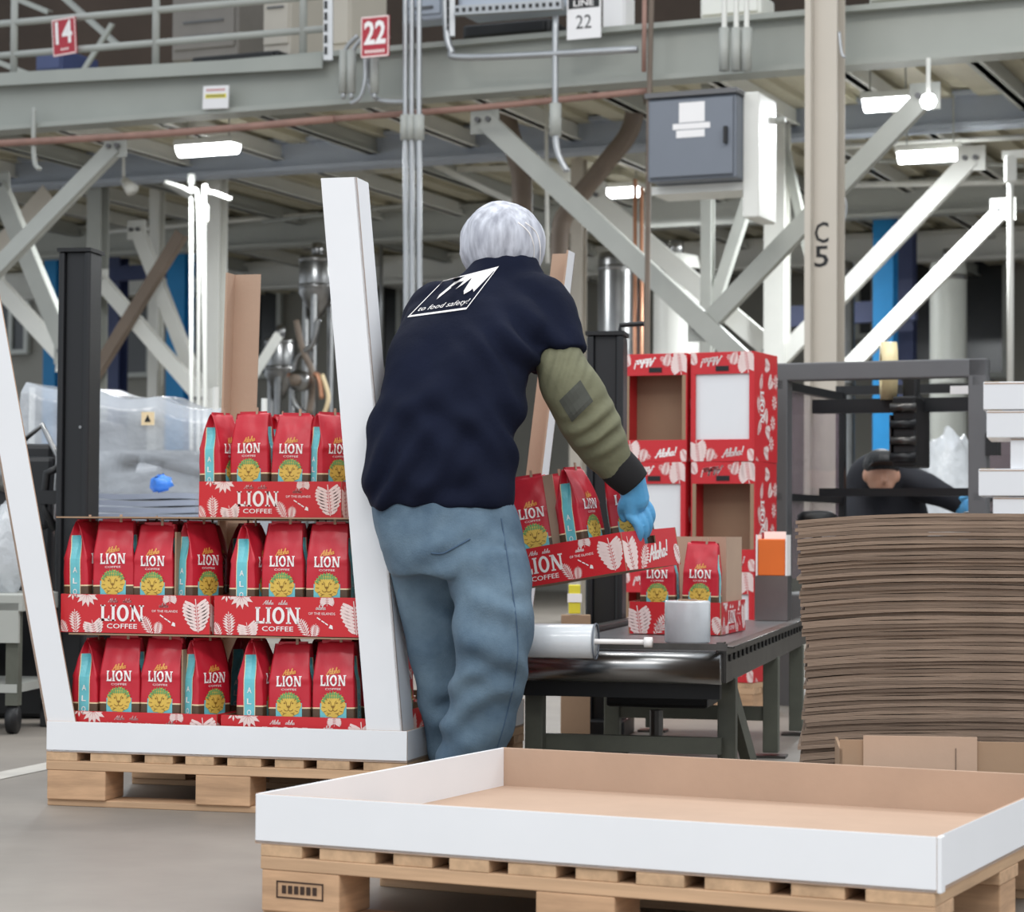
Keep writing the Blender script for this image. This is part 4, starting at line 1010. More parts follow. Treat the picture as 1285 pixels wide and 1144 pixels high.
# rolls of wrapping film on the conveyor
q = atz(865, 808, ZC); T = thing('film_roll', 'white roll of stretch film standing on the conveyor', 'roll', (q.x, q.y+.07, ZC))
c = Vector((q.x, q.y+.07, ZC)); r = 29*q.y/F; h = .122
a = MB(); a.lathe([(r*.42, .001), (r-.003, .001), (r, .006), (r, h-.006), (r-.003, h), (r*.45, h), (r*.42, h-.01), (r*.42, .001)], 36, c); a.build('film', M_film, T, smooth=True)
a = MB(); a.lathe([(r*.34, .0005), (r*.42, .0005), (r*.42, h+.004), (r*.34, h+.004), (r*.34, .0005)], 30, c); a.build('core_tube', M_kraft2, T, smooth=True)
q = atz(712, 828, ZC); q.y += .05
T = thing('film_roll', 'grey roll of clear film lying on the conveyor beside the worker', 'roll', (q.x, q.y, ZC))
r = .043; p0 = Vector((q.x-.13, q.y+.05, ZC+r+.001)); p1 = p0+CX*.205
a = MB(); a.tube([p0, p0+CX*.004, p1-CX*.004, p1], [r-.004, r, r, r-.004], 28); a.build('film', M_film, T, smooth=True)
a = MB(); a.cyl(p0-CX*.01, p1+CX*.13, .0065, 12); a.build('spindle_rod', M_ink, T, smooth=True)
a = MB(); a.cyl(p1+CX*.125, p1+CX*.145, .013, 12); a.build('rod_knob', M_ink, T, smooth=True)
a = MB(); a.lathe([(r, 0), (r+.003, 0), (r+.003, .004), (r, .004)], 28); M_ = Matrix.Translation(p1) @ CX.to_track_quat('Z', 'Y').to_matrix().to_4x4(); a.v = [M_ @ v for v in a.v]; a.build('edge_ring', M_cab, T, smooth=True)

# loaded tray on the conveyor: short side towards the worker
c0 = atz(905, 797, ZC+.001); YT = R(16)
tx = Vector((math.sin(YT), math.cos(YT), 0)); ts_ = Vector((-math.cos(YT), math.sin(YT), 0))
# local x of the tray (long side) runs along tx, its front face is the conveyor's right side
Mt = Matrix((tx.to_4d()*1, ts_.to_4d(), Vector((0, 0, 1, 0)), Vector((0, 0, 0, 1)))).transposed(); 
for r_ in range(3): Mt[3][r_] = 0
Mt[3][3] = 1; pc = c0+tx*TL/2
for r_ in range(3): Mt[r_][3] = (pc.x, pc.y, ZC+.0015)[r_]
TRC = case_tray('red printed case tray with two bags and a brown insert on the conveyor', (0, 0, 0), M=Mt)
for k_, (x, y, var) in enumerate(((-.15, .075, 1), (-.15, .205, 2))):
    P = Mt @ Vector((x, y, TT+.001))
    bag(('red coffee bag in the conveyor tray beside the brown insert', 'red coffee bag in the conveyor tray partly behind the held tray')[k_], P, -YT, 'bags in the conveyor tray', var)
a = MB(); a.box((.06, .008+TT, TT+.15), (.27, .004, .3)); a.box((-.075, .035, TT+.15), (.004, .05, .3)); a.box((.195, .14, TT+.15), (.004, .26, .3)); a.build('brown_insert', M_kraft, TRC, world=False)
for k_, (x, y) in enumerate(((-.02, .1), (.1, .1), (-.02, .22))):
    P = Mt @ Vector((x, y, TT+.001)); bag('red coffee bag half hidden behind the brown insert on the conveyor', P, -YT+R(90), 'bags behind the brown insert', k_)

# the tray the worker is lifting
YH = R(33); tilt = R(9)
lx = Vector((math.cos(YH)*math.cos(tilt), -math.sin(YH)*math.cos(tilt), math.sin(tilt))).normalized()
ly = Vector((math.sin(YH), math.cos(YH), .05)); ly = (ly-lx*ly.dot(lx)).normalized(); lz = lx.cross(ly)
cr = at(786, 716, 5.92)                               # bottom of the near right corner
oh = cr-lx*TL/2
MH = Matrix(((lx.x, ly.x, lz.x, oh.x), (lx.y, ly.y, lz.y, oh.y), (lx.z, ly.z, lz.z, oh.z), (0, 0, 0, 1)))
HTR = case_tray('tilted red printed case tray of bags held by the worker', (0, 0, 0), M=MH)
HB = 'red coffee bag standing in the tilted tray held by the worker'
for k_, (x, y, r_, lab) in enumerate(((-.085, .065, 28, 'red bag facing out of the held tray beside his hip'), (.045, .085, 90, 'red bag in the held tray turned to its aqua stripe'), (.13, .2, 32, 'red bag in the held tray partly behind his glove'), (-.165, .09, 70, 'red bag in the held tray next to his shirt hem'), (-.08, .2, 40, 'red bag at the back of the held tray'))):
    bag(lab, (0, 0, 0), 0, 'bags in the held tray', k_ % 4, M=MH @ Matrix.Translation((x, y, TT+.001)) @ Matrix.Rotation(R(r_), 4, 'Z'))
a = MB(); a.box((-.012, .05, TT+.14), (.03, .004, .28)); a.build('divider', M_kraft, HTR, world=False)

# ================================================================== STACK OF RED CASES
YS = R(24); sx = Vector((math.cos(YS), -math.sin(YS), 0)); sy = Vector((math.sin(YS), math.cos(YS), 0))
KW, KD, KH = .268, .29, .437; BW = .088
SPk = short_print(KW, BW)
pk = {}
a = MB(); a.polys(SPk[0], lambda x, z: Vector((x, -.001, z))); pk['l'] = a.mesh('lettering', M_ink)
pk['f'] = [MB().polys(q, lambda x, z: Vector((x, -.0008, z))).mesh('leaf_print', M_pinkink) for q in SPk[1]]
def side_print():
    L = []; rnd = random.Random(5)
    for k in range(14):
        x = -KD*.42+KD*.84*((k*5) % 14)/13; zz = .02+KH*.9*k/14; L.append(shift((fern2d(.075, .022), monstera2d(.065, .03), rosette2d(.034, 9))[k % 3], x, zz, rnd.random()*6))
    return [clip(q, -KD/2+.001, .002, KD/2-.001, KH-.002) for q in L], clip(shift(lion2d(.13, .045), -.05, KH*.5, R(-90)), -KD/2, 0, KD/2, KH)
sl = side_print()
pk['sf'] = [MB().polys(q, lambda x, z: Vector((KW/2+.0008, x+KD/2, z))).mesh('leaf_print', M_pinkink) for q in sl[0] if q]
a = MB(); a.polys(sl[1], lambda x, z: Vector((KW/2+.001, x+KD/2, z))); pk['sl'] = a.mesh('lettering', M_ink)
def kase(label, loc, rz, white):
    T = thing('display_case', label, 'carton', loc, rz, 'red display cases stacked behind the conveyor')
    t = .005
    def part(nm, c, d, m, par=T):
        a = MB(); a.box(c, d); return a.build(nm, m, par, world=False, bevel=.001)
    sw = part('side_wall', (KW/2-t/2, KD/2, KH/2), (t, KD, KH), M_red); [obj_of('leaf_print', q, sw) for q in pk['sf']]; obj_of('lettering', pk['sl'], sw)
    part('side_wall', (-KW/2+t/2, KD/2, KH/2), (t, KD, KH), M_red)
    part('back_wall', (0, KD-t/2, KH/2), (KW-2*t, t, KH), M_kraft2)
    part('bottom_panel', (0, KD/2, t/2), (KW-2*t, KD-2*t, t), M_kraft2)
    part('top_panel', (0, KD/2, KH-t/2), (KW-2*t, KD-2*t, t), M_red)
    b1 = part('lower_band', (0, t/2, BW/2), (KW-2*t, t, BW), M_red); obj_of('lettering', pk['l'], b1); [obj_of('leaf_print', q, b1) for q in pk['f']]
    b2 = part('upper_band', (0, t/2, KH-BW/2), (KW-2*t, t, BW), M_red)
    for nm, q in [('lettering', pk['l'])]+[('leaf_print', q) for q in pk['f']]:
        o = obj_of(nm, q, b2); o.location = (0, 0, KH); o.rotation_euler = (0, R(180), 0)
    part('hand_slot', (0, -.002, KH-BW+.022), (.055, .003, .02), M_blackp, b2)
    for sg in (-1, 1): part('edge_strip', (sg*(KW/2-t-.008), t/2, KH/2), (.016, t, KH-2*BW), M_kraft2 if not white else M_red)
    if white: part('white_liner', (0, .012, KH/2), (KW-.035, .004, KH-2*BW+.02), M_white)
    else: part('inner_liner', (0, .14, KH/2), (KW-2*t, .004, KH-2*t), M_kraft2)
    return T
pr_ = at(946, 700, 9.15); base = Vector((pr_.x, pr_.y, 0))
ztop_ = at(946, 440, 9.15).z; z0 = ztop_-3*KH-.004
pallet('wooden pallet under the red display cases', base-sx*(2*KW+.03)+Vector((0, 0, 0)), -YS, 2*KW+.03, KD+.05, 5, h=max(.1, z0))
lab = {(0, 2): 'red display case with a white liner, top of the stack behind the conveyor', (1, 2): 'red display case with a brown interior, top of the stack beside the black mast',
       (0, 1): 'red display case with a brown interior under the white lined case', (1, 1): 'red display case with a white liner, below the top brown case',
       (0, 0): 'red display case at the foot of the stack under two others', (1, 0): 'red display case at the foot of the stack beside the black mast'}
for c_ in range(2):
    for r_ in range(3):
        p = base-sx*(KW/2+c_*(KW+.02)); zz = max(.1, z0)+.001+r_*(KH+.001)-(.012 if c_ else 0)*0
        kase(lab[(c_, r_)], (p.x+.004*((r_+c_) % 2), p.y, zz), -YS+R((1.5, -1, 2)[r_])*(1 if c_ else -1)*.5, (c_+r_) % 2 == 0)

# ================================================================== TAPE MACHINE
tl = at(966, 740, 9.75); tl.z = 0
T = thing('tape_machine', 'grey framed carton taping machine with clear guards and tape roll', 'machine', tl, -YS)
def ml(u, v, z): q = tl+sx*u+sy*v; return Vector((q.x, q.y, z))
MS = Matrix((sx, sy, Vector((0, 0, 1)))).transposed()
zt_ = at(975, 456, 9.75).z; TWd = .915; TD = .95; bw = .075; zb_ = .47
a = MB(); a.box(ml(TWd/2, TD/2+.1, zb_-.06), (TWd, TD+.3, .12), MS); a.build('machine_table', M_dgrey, T, bevel=.006)
a = MB(); a.box(ml(TWd/2, TD/2+.1, zb_+.004), (TWd*.6, TD+.3, .008), MS); a.build('table_plate', M_steel, T)
for u in (.06, TWd-.06):
    for v in (.05, TD+.1):
        a = MB(); a.box(ml(u, v, (zb_-.12)/2), (.07, .07, zb_-.12), MS); a.build('leg', M_dgrey, T)
for u in (bw/2, TWd-bw/2):
    a = MB(); a.box(ml(u, bw/2, (zb_+zt_)/2), (bw, bw, zt_-zb_), MS); a.build('front_post', M_dgrey, T, bevel=.006)
    a = MB(); a.box(ml(u, TD, (zb_+zt_)/2-.02), (.04, .04, zt_-zb_-.04), MS); a.build('rear_post', M_black, T)
    a = MB(); a.box(ml(u, TD/2, zt_-.09), (.035, TD, .035), MS); a.build('side_rail', M_black, T)
    a = MB(); a.box(ml(u, TD/2, zb_+(zt_-zb_)*.42), (.03, TD, .03), MS); a.build('side_rail', M_black, T)
    a = MB(); a.box(ml(u, TD/2, (zb_+zt_)/2-.02), (.006, TD-.1, zt_-zb_-.16), MS); a.build('guard_panel', M_panel, T)
a = MB(); a.box(ml(TWd/2, bw/2, zt_-bw/2), (TWd, bw, bw), MS); a.build('top_bar', M_dgrey, T, bevel=.006)
a = MB(); a.box(ml(TWd/2, TD*.5, zt_-.16), (TWd-.1, .06, .06), MS); a.build('cross_bar', M_black, T)
a = MB(); a.box(ml(TWd/2, TD, zt_-.06), (TWd-.1, .04, .04), MS); a.build('cross_bar', M_black, T)
a = MB(); a.box(ml(TWd/2, TD*.6, zb_+(zt_-zb_)*.45), (TWd-.1, .03, .035), MS); a.build('cross_bar', M_black, T)
a = MB(); a.box(ml(.72, TD*.5-.04, zt_-.1), (.11, .004, .035), MS); a.build('rating_plate', M_signw, T)
# taping head: black body with rollers, tape roll on an arm
hc = ml(.5, .42, 0); zh = at(1120, 548, 9.9).z
a = MB(); a.box(Vector((hc.x, hc.y, zh+.02)), (.1, .26, .3), MS); a.box(Vector((hc.x, hc.y, zh+.2)), (.06, .08, .14), MS); hd = a.build('tape_head', M_blackp, T, bevel=.008)
for k_ in range(4):
    a = MB(); p = Vector((hc.x, hc.y, zh+.12-.07*k_))-sy*.14; a.cyl(p-sx*.055, p+sx*.055, .02, 12); a.build('head_roller', M_black if k_ % 2 else M_steel_dk, hd, smooth=True)
a = MB(); a.box(Vector((hc.x, hc.y, zh+.0))-sx*.055-sy*.05, (.006, .2, .18), MS); a.build('side_plate', M_steel_dk, hd)
pt = at(1115, 465, 9.95); 
a = MB(); 
rt = .125
ring = [(rt*.6, -.033), (rt, -.033), (rt, .033), (rt*.6, .033), (rt*.6, -.033)]
a.lathe(ring, 36); Mr = Matrix.Translation(pt) @ Vector((1, -.1, 0)).to_track_quat('Z', 'Y').to_matrix().to_4x4(); a.v = [Mr @ v for v in a.v]; a.build('tape_roll', M_tape, T, smooth=True)
a = MB(); a.cyl(pt-sx*.05, pt+sx*.05, .02, 12); a.bar(pt+sx*.045, Vector((hc.x, hc.y, zh+.15))+sx*.045, .012, .03); a.build('roll_arm', M_black, T)
for u in (.17, .86):
    c = ml(u, .12, zb_+.03); a = MB(); zz = at(1070, 640, 9.7).z-.05; a.cyl((c.x, c.y, zb_), (c.x, c.y, zz), .02, 10); a.lathe([(.001, -.03), (.07, -.03), (.085, -.012), (.085, .018), (.06, .035), (.001, .04)], 20, (c.x, c.y, zz+.01)); a.build('hand_wheel', M_blackp, T, smooth=True)
a = MB(); c = ml(.31, .0, 0); 
a.box(ml(.94, .02, zt_-.35), (.05, .06, .09), MS); a.build('control_button_box', M_blackp, T)

# orange card box on the machine table
q = at(951, 727, 8.45); ZO = ZC+.001; T = thing('orange_bin', 'orange bin in a clear holder on the far conveyor end', 'bin', (q.x, q.y, ZO), R(-14))
zz0, zz1 = at(960, 722, 8.45).z, at(960, 676, 8.45).z; W_ = .1
a = MB(); a.box((W_/2, .05, (zz0+zz1)/2-ZO), (W_, .1, zz1-zz0)); a.build('bin_body', M_orange, T, world=False, bevel=.004)
for x in (-.004, W_+.004):
    a = MB(); a.box((x, .05, (zz0+zz1)/2-ZO), (.006, .11, zz1-zz0+.03)); a.build('holder_side', M_ink, T, world=False)
a = MB(); a.box((W_/2, .05, (zz0-ZO)/2), (W_+.02, .12, zz0-ZO)); a.build('holder_foot', M_steel, T, world=False)
a = MB(); a.box((W_/2, .1, zz1-ZO+.012), (W_*.8, .01, .03)); a.build('holder_top', M_ink, T, world=False)

# ================================================================== BLACK MASTS
def mast(px0, px1, ytop, Y, label, crank=False):
    A = at((px0+px1)/2, 700, Y); h = at((px0+px1)/2, ytop, Y).z; wd = (px1-px0)*Y/F
    T = thing('black_mast', label, 'mast', (A.x, Y, 0), R(-10))
    a = MB(); a.box((0, 0, h/2+.005), (wd*.62, .1, h-.01)); a.build('mast_profile', M_black, T, world=False, bevel=.004)
    for sg in (-1, 1): a = MB(); a.box((sg*wd*.4, -.005, h/2+.005), (wd*.2, .13, h-.012)); a.build('guide_rail', M_black, T, world=False, bevel=.008)
    a = MB(); a.box((0, 0, h+.006), (wd*1.06, .15, .014)); a.build('cap', M_blackp, T, world=False)
    a = MB(); a.box((0, 0, .03), (wd*1.3, .3, .06)); a.build('base_foot', M_black, T, world=False, bevel=.005)
    for z in (.7, 1.1): a = MB(); a.cyl((wd*.2, -.051, z), (wd*.2, -.054, z), .006, 8); a.build('screw', M_steel, T, world=False)
    if crank:
        a = MB(); a.tube([(wd*.35, 0, h+.012), (wd*.35, 0, h+.04), (wd*1.0, 0, h+.045)], .009, 8); a.build('crank_arm', M_blackp, T, world=False)
    else:
        a = MB(); a.tube([(-wd*.5, -.03, .95), (-wd*.9, -.03, .93), (-wd*1.0, -.03, .8), (-wd*.6, -.03, .72)], .016, 8); a.build('hose', M_blackp, T, world=False, smooth=True)
        a = MB(); a.box((-wd*.85, -.02, .84), (wd*.7, .06, .05)); a.build('side_bracket', M_blackp, T, world=False)
    return T
mast(76, 118, 318, 8.6, 'tall black mast behind the loaded display', False)
mast(738, 784, 422, 8.3, 'black mast with a crank beside the red display cases', True)

# ================================================================== WRAPPED MACHINE ON THE LEFT
YM = 10.6
A = at(28, 490, YM); B = at(262, 540, YM-.35)
T = thing('wrapped_machine', 'machine under a clear plastic cover behind the black mast', 'machine', (A.x, YM, 0), R(-8))
wd = (at(268, 560, YM).x-A.x)+.05; ht = at(60, 480, YM).z; zb_ = at(100, 625, YM).z
a = MB(); a.box((wd/2, .5, zb_-.12), (wd, 1.0, .18)); a.build('machine_bed', mat('machine_pale', (190, 196, 206), .4, var=.05), T, world=False, bevel=.01)
a = MB(); a.box((wd/2, .5, (zb_-.2)/2), (wd*.9, .8, zb_-.2)); a.build('base_cabinet', M_black, T, world=False, bevel=.01)
a = MB(); a.box((wd*.55, .5, zb_+.13), (wd*.5, .5, .2)); a.build('chute', M_steel, T, world=False, bevel=.02)
a = MB(); a.box((wd*.2, .5, zb_+.2), (wd*.2, .4, .34)); a.build('gear_case', M_dgrey, T, world=False, bevel=.02)
for x in (.03, wd-.03):
    for y in (.05, .95): a = MB(); a.cyl((x, y, zb_-.05), (x, y, ht-.02-(.1 if x > 1 else 0)), .015, 8); a.build('frame_post', M_wsteel, T, world=False)
nx, nz = 40, 24; a = MB(); vs = []
path = [(-.03, zb_-.02), (-.03, zb_+.2), (-.02, ht-.06), (.06, ht), (.5, ht+.02), (1.0, ht-.04)]
for i in range(nx+1):
    for j in range(nz+1):
        f = j/nz*(len(path)-1); k0 = min(int(f), len(path)-2); t = f-k0
        y = path[k0][0]*(1-t)+path[k0+1][0]*t; z = path[k0][1]*(1-t)+path[k0+1][1]*t
        x = wd*i/nx; drop = .12*(i/nx)**1.5*(1 if z > zb_+.2 else 0)
        nv = noise.noise(Vector((x*3, z*4, y*3)))*.03+noise.noise(Vector((x*9, z*9, 3)))*.012
        vs.append((x, y-.02+nv, z-drop+nv*.6-.025*math.sin(math.pi*((i*3/nx) % 1))*(1 if k0 >= 2 else 0)))
fs = [(i*(nz+1)+j, (i+1)*(nz+1)+j, (i+1)*(nz+1)+j+1, i*(nz+1)+j+1) for i in range(nx) for j in range(nz)]
a.add(vs, fs); a.build('plastic_cover', M_sheet, T, world=False, smooth=True, recalc=False)
a = MB(); a.box((.62, -.075, zb_+.36), (.06, .004, .06)); wl = a.build('warning_label', M_cream, T, world=False)
a = MB(); a.polys([[(.605, zb_+.345), (.635, zb_+.345), (.62, zb_+.378)]], lambda x, z: Vector((x, -.079, z))); a.build('warning_mark', M_blackp, wl, world=False, recalc=False)
# folded film on the machine bed and a blue film bag
q0, q1 = at(120, 640, 9.3), at(216, 648, 9.3)
T = thing('folded_film', 'folded pale grey film sheets behind the top tray', 'film', (q0.x, 9.3, at(150, 652, 9.3).z), R(-6))
L_ = q1.x-q0.x+.1
for k in range(4):
    a = MB(); n = 12; vs = []
    for i in range(n+1):
        for y in (0, .35): 
            for zz in (0, .022): vs.append((L_*i/n, y, k*.028+zz+.003*math.sin(i*.5+k)))
    fs = []
    for i in range(n): b = i*4; c = b+4; fs += [(b, c, c+1, b+1), (b+2, b+3, c+3, c+2), (b+1, c+1, c+3, b+3), (b, b+2, c+2, c)]
    fs += [(0, 1, 3, 2), (n*4, n*4+2, n*4+3, n*4+1)]; a.add(vs, fs); a.build('film_fold', mat('film_grey', (176, 184, 202), .35, var=.1, scale=4), T, world=False, smooth=False)
T2 = thing('machine_table', 'dark low table under the folded film sheets', 'table', (q0.x, 9.3, 0), R(-6)); zt2_ = at(150, 652, 9.3).z-.002
a = MB(); a.box((L_/2, .2, zt2_-.04), (L_+.1, .5, .08)); a.build('table_top', M_black, T2, world=False, bevel=.005)
for x in (.05, L_-.05):
    for y in (.02, .38): a = MB(); a.box((x, y, (zt2_-.08)/2), (.05, .05, zt2_-.08)); a.build('leg', M_black, T2, world=False)
q = at(203, 612, 9.45); a = MB(); n = 14
a.lathe([(.001, 0), (.06, .0), (.09, .03), (.07, .07), (.03, .09), (.001, .095)], n, (0, 0, 0)); 
a.v = [Vector((v.x*.55, v.y*.5, v.z*.7))+Vector((.03*noise.noise(v*30), .02*noise.noise(v*30+Vector((5, 0, 0))), .02*noise.noise(v*40))) for v in a.v]
a.v = [v+Vector((q.x-.0, 9.42, at(150, 616, 9.4).z+.002)) for v in a.v]
solo(a, 'blue_film_bag', M_bluefilm, 'crumpled blue film bag on the folded film', 'bag', smooth=True)
# film-wrapped roll and cart at the frame's left edge
T = thing('machine_cart', 'steel cart on casters behind the left corner post', 'cart', at(-45, 860, 8.2)*1, R(-6)); T.location.z = 0
zt3 = at(20, 745, 8.2).z
a = MB(); a.box((-.15, .2, zt3-.03), (.75, .5, .06)); a.build('cart_top', M_gsteel, T, world=False, bevel=.004)
a = MB(); a.box((-.15, -.04, zt3-.1), (.72, .02, .14)); a.build('side_panel', M_gsteel, T, world=False)
a = MB(); a.box((-.15, .2, .16), (.7, .45, .03)); a.build('lower_shelf', M_gsteel, T, world=False)
for x in (-.48, .18):
    for y in (0, .4):
        a = MB(); a.box((x, y, (zt3-.06+.1)/2), (.045, .045, zt3-.16)); a.build('leg', M_gleg, T, world=False)
        a = MB(); a.cyl((x-.015, y, .05), (x+.015, y, .05), .05, 16); a.build('caster', M_blackp, T, world=False, smooth=True)
a = MB(); a.box((-.2, .2, .25), (.4, .3, .14)); a.build('motor_box', M_blackp, T, world=False, bevel=.02)
def blob(name, px, py, Y, rx, ry, rz, m, label, cat, seed=0, amp=.18):
    a = MB(); n, k_ = 22, 14; c = at(px, py, Y)
    for j in range(k_+1):
        th_ = math.pi*j/k_
        for i in range(n):
            ph = 2*math.pi*i/n; v = Vector((math.sin(th_)*math.cos(ph), math.sin(th_)*math.sin(ph), math.cos(th_)))
            f = 1+amp*noise.noise(v*2.6+Vector((seed, 0, 0)))+amp*.5*noise.noise(v*6+Vector((seed, 3, 0)))
            a.v.append(c+Vector((v.x*rx*f, v.y*ry*f, v.z*rz*f)))
    a.f = [[j*n+i, j*n+(i+1) % n, (j+1)*n+(i+1) % n, (j+1)*n+i] for j in range(k_) for i in range(n)]; a.mi = [0]*len(a.f)
    return solo(a, name, m, label, cat, smooth=True)
zc_ = at(20, 745, 8.2).z
blob('film_bundle', 8, 690, 8.38, .12, .12, .15, M_stretch, 'crumpled clear film bundle on the cart behind the left post', 'film', 2, .3)
T = thing('dark_gearbox', 'dark machine head with cables left of the black mast', 'machine', at(30, 600, 9.0)*1); T.location.z = 0
for c, d in (((0, 0, .5), (.3, .35, 1.0)), ((.02, -.03, .9), (.14, .2, .22)), ((.08, -.08, 1.0), (.12, .1, .1)), ((.06, -.16, .78), (.16, .06, .12))):
    a = MB(); a.box(c, d); a.build('housing', M_black, T, world=False, bevel=.02)
a = MB(); a.tube([(0, -.1, 1.05), (.1, -.15, 1.12), (.16, -.15, 1.0), (.14, -.15, .7), (.1, -.15, .5)], .012, 8); a.build('cable', M_steel, T, world=False, smooth=True)
a = MB(); a.cyl((-.02, -.2, .93), (-.02, -.16, .93), .07, 18); a.build('dial', M_steel, T, world=False, smooth=True)

# ================================================================== WHITE CARTONS ON THE RIGHT
for k, (x0, y0, x1, y1, lab) in enumerate(((1228, 588, 1330, 622, 'long white carton, second layer of the white stack'), (1246, 623, 1330, 655, 'white carton at the bottom of the white stack'), (1268, 549, 1340, 588, 'white carton set back in the middle of the white stack'), (1238, 515, 1330, 549, 'white carton near the top of the white stack'), (1234, 479, 1330, 514, 'topmost white carton of the white stack'))):
    Y = 8.3; A = at(x0, y1, Y); B = at(x1, y0, Y)
    T = thing('white_carton', lab, 'carton', (A.x, Y, A.z), R(-14), 'white cartons stacked on the right')
    L_, H_ = B.x-A.x, B.z-A.z-.002
    a = MB(); a.box((L_/2, .2, H_/2), (L_, .4, H_)); a.build('carton_body', M_white, T, world=False, bevel=.003)
    a = MB(); a.box((L_/2, -.0005, H_-.006), (L_*.98, .002, .004)); a.build('lid_seam', M_kraft, T, world=False)
    a = MB(); a.box((.03, .2, H_+.0005), (.05, .4, .001)); a.build('tape_strip', M_cream, T, world=False)
A = at(1246, 655, 8.3); B = at(1340, 655, 8.3)
T = thing('carton_table', 'steel table carrying the white cartons behind the sheet stack', 'table', (A.x-.03, 8.28, 0), R(-4)); L_ = B.x-A.x+.06
a = MB(); a.box((L_/2, .22, A.z-.022), (L_, .46, .04)); a.build('table_top', M_steel, T, world=False)
for x in (.04, L_-.04):
    for y in (.03, .4): a = MB(); a.box((x, y, (A.z-.042)/2), (.04, .04, A.z-.042)); a.build('leg', M_gleg, T, world=False)
wl_ = at(1188, 600, 12.4); blob('wrapped_load', 1188, 692, 12.4, .2, .25, .645, M_stretch, 'tall film wrapped load standing behind the tape machine', 'load', 7, .22)

# small yellow and white goods under the held tray
T = thing('snack_carton', 'small yellow and white carton seen under the held tray', 'carton', at(723, 775, 8.0)*1); zz = at(723, 772, 8.0).z
T.location.z = 0
a = MB(); a.box((0, .05, zz/2), (.1, .1, zz)); a.build('stand', M_kraft2, T, world=False)
a = MB(); a.box((-.005, .04, zz+.055), (.04, .05, .1)); b_ = a.build('carton_body', M_yellow, T, world=False, bevel=.003)
a = MB(); a.box((-.005, .013, zz+.06), (.05, .004, .03)); a.build('white_label', M_ink, b_, world=False)

# ================================================================== PEOPLE
def hloft(mb, rings, n=28, sub=4, sq=2.3):
    """rings: (centre, half width x, half depth y, yaw); horizontal, joined smoothly"""
    data = [tuple(c)+(a, b, yw) for c, a, b, yw in rings]; data = cat_rom(data, sub); vs = []
    for d in data:
        c = Vector(d[:3]); a, b, yw = d[3:]
        for k in range(n):
            t = 2*math.pi*k/n; x = a*math.copysign(abs(math.cos(t))**(2/sq), math.cos(t)); y = b*math.copysign(abs(math.sin(t))**(2/sq), math.sin(t))
            vs.append(c+Vector((x*math.cos(yw)-y*math.sin(yw), x*math.sin(yw)+y*math.cos(yw), 0)))
    m = len(data); fs = [(i*n+k, i*n+(k+1) % n, (i+1)*n+(k+1) % n, (i+1)*n+k) for i in range(m-1) for k in range(n)]
    fs += [tuple(range(n))[::-1], tuple(range((m-1)*n, m*n))]
    return mb.add(vs, fs)
def limb(mb, pts, rs, n=16, sub=4, round_ends=True):
    d = cat_rom([tuple(p)+(r,) for p, r in zip(pts, rs)], sub); P = [Vector(q[:3]) for q in d]; rr = [q[3] for q in d]
    if round_ends:
        u = (P[0]-P[1]).normalized(); w_ = (P[-1]-P[-2]).normalized()
        h0 = [(P[0]+u*rr[0]*math.sin(t), rr[0]*math.cos(t)) for t in (1.45, 1.1, .7, .35)]; h1 = [(P[-1]+w_*rr[-1]*math.sin(t), rr[-1]*math.cos(t)) for t in (.35, .7, 1.1, 1.45)]
        P = [p for p, _ in h0]+P+[p for p, _ in h1]; rr = [r for _, r in h0]+rr+[r for _, r in h1]
    return mb.tube(P, rr, n)
def ellip(mb, c, rx, ry, rz, n=20, k=14, M=None):
    vs = []
    for j in range(k+1):
        th_ = math.pi*min(max(j/k, .01), .99)
        for i in range(n):
            v = Vector((rx*math.sin(th_)*math.cos(2*math.pi*i/n), ry*math.sin(th_)*math.sin(2*math.pi*i/n), rz*math.cos(th_)))
            vs.append(Vector(c)+(M @ v if M is not None else v))
    fs = [(j*n+i, j*n+(i+1) % n, (j+1)*n+(i+1) % n, (j+1)*n+i) for j in range(k) for i in range(n)]+[tuple(range(n)), tuple(range(k*n, k*n+n))[::-1]]
    return mb.add(vs, fs)
def fused(mb, name, m, parent, voxel=.008, it=6, fac=.5, fold=None):
    """one continuous surface out of overlapping volumes"""
    tmp = mb.build('tmp_volume', m, None)
    r = tmp.modifiers.new('r', 'REMESH'); r.mode = 'VOXEL'; r.voxel_size = voxel
    s = tmp.modifiers.new('s', 'SMOOTH'); s.iterations = it; s.factor = fac
    dg = bpy.context.evaluated_depsgraph_get(); dg.update()
    me = bpy.data.meshes.new_from_object(tmp.evaluated_get(dg)); bpy.data.objects.remove(tmp)
    me.name = name
    if fold:
        ns = [v.normal.copy() for v in me.vertices]
        for v, nn_ in zip(me.vertices, ns): v.co += nn_*fold(v.co)
    inv = mw(parent).inverted()
    for v in me.vertices: v.co = inv @ v.co
    me.materials.clear(); me.materials.append(m)
    me.polygons.foreach_set('use_smooth', [True]*len(me.polygons)); me.update()
    o = bpy.data.objects.new(name, me); COL.objects.link(o); o.parent = parent
    return o
def bvh_of(o):
    M = mw(o); return BVHTree.FromPolygons([M @ v.co for v in o.data.vertices], [list(p.vertices) for p in o.data.polygons])

K = 5.85/F
foot = at(585, 1000, 5.85)
W = thing('person', 'worker in navy T-shirt, jeans and hair net bending to lift a tray', 'person', (foot.x, foot.y, 0))
def ring(px, py, apx, b, Y, yw=0.0): return (at(px, py, Y), apx*Y/F, b, yw)
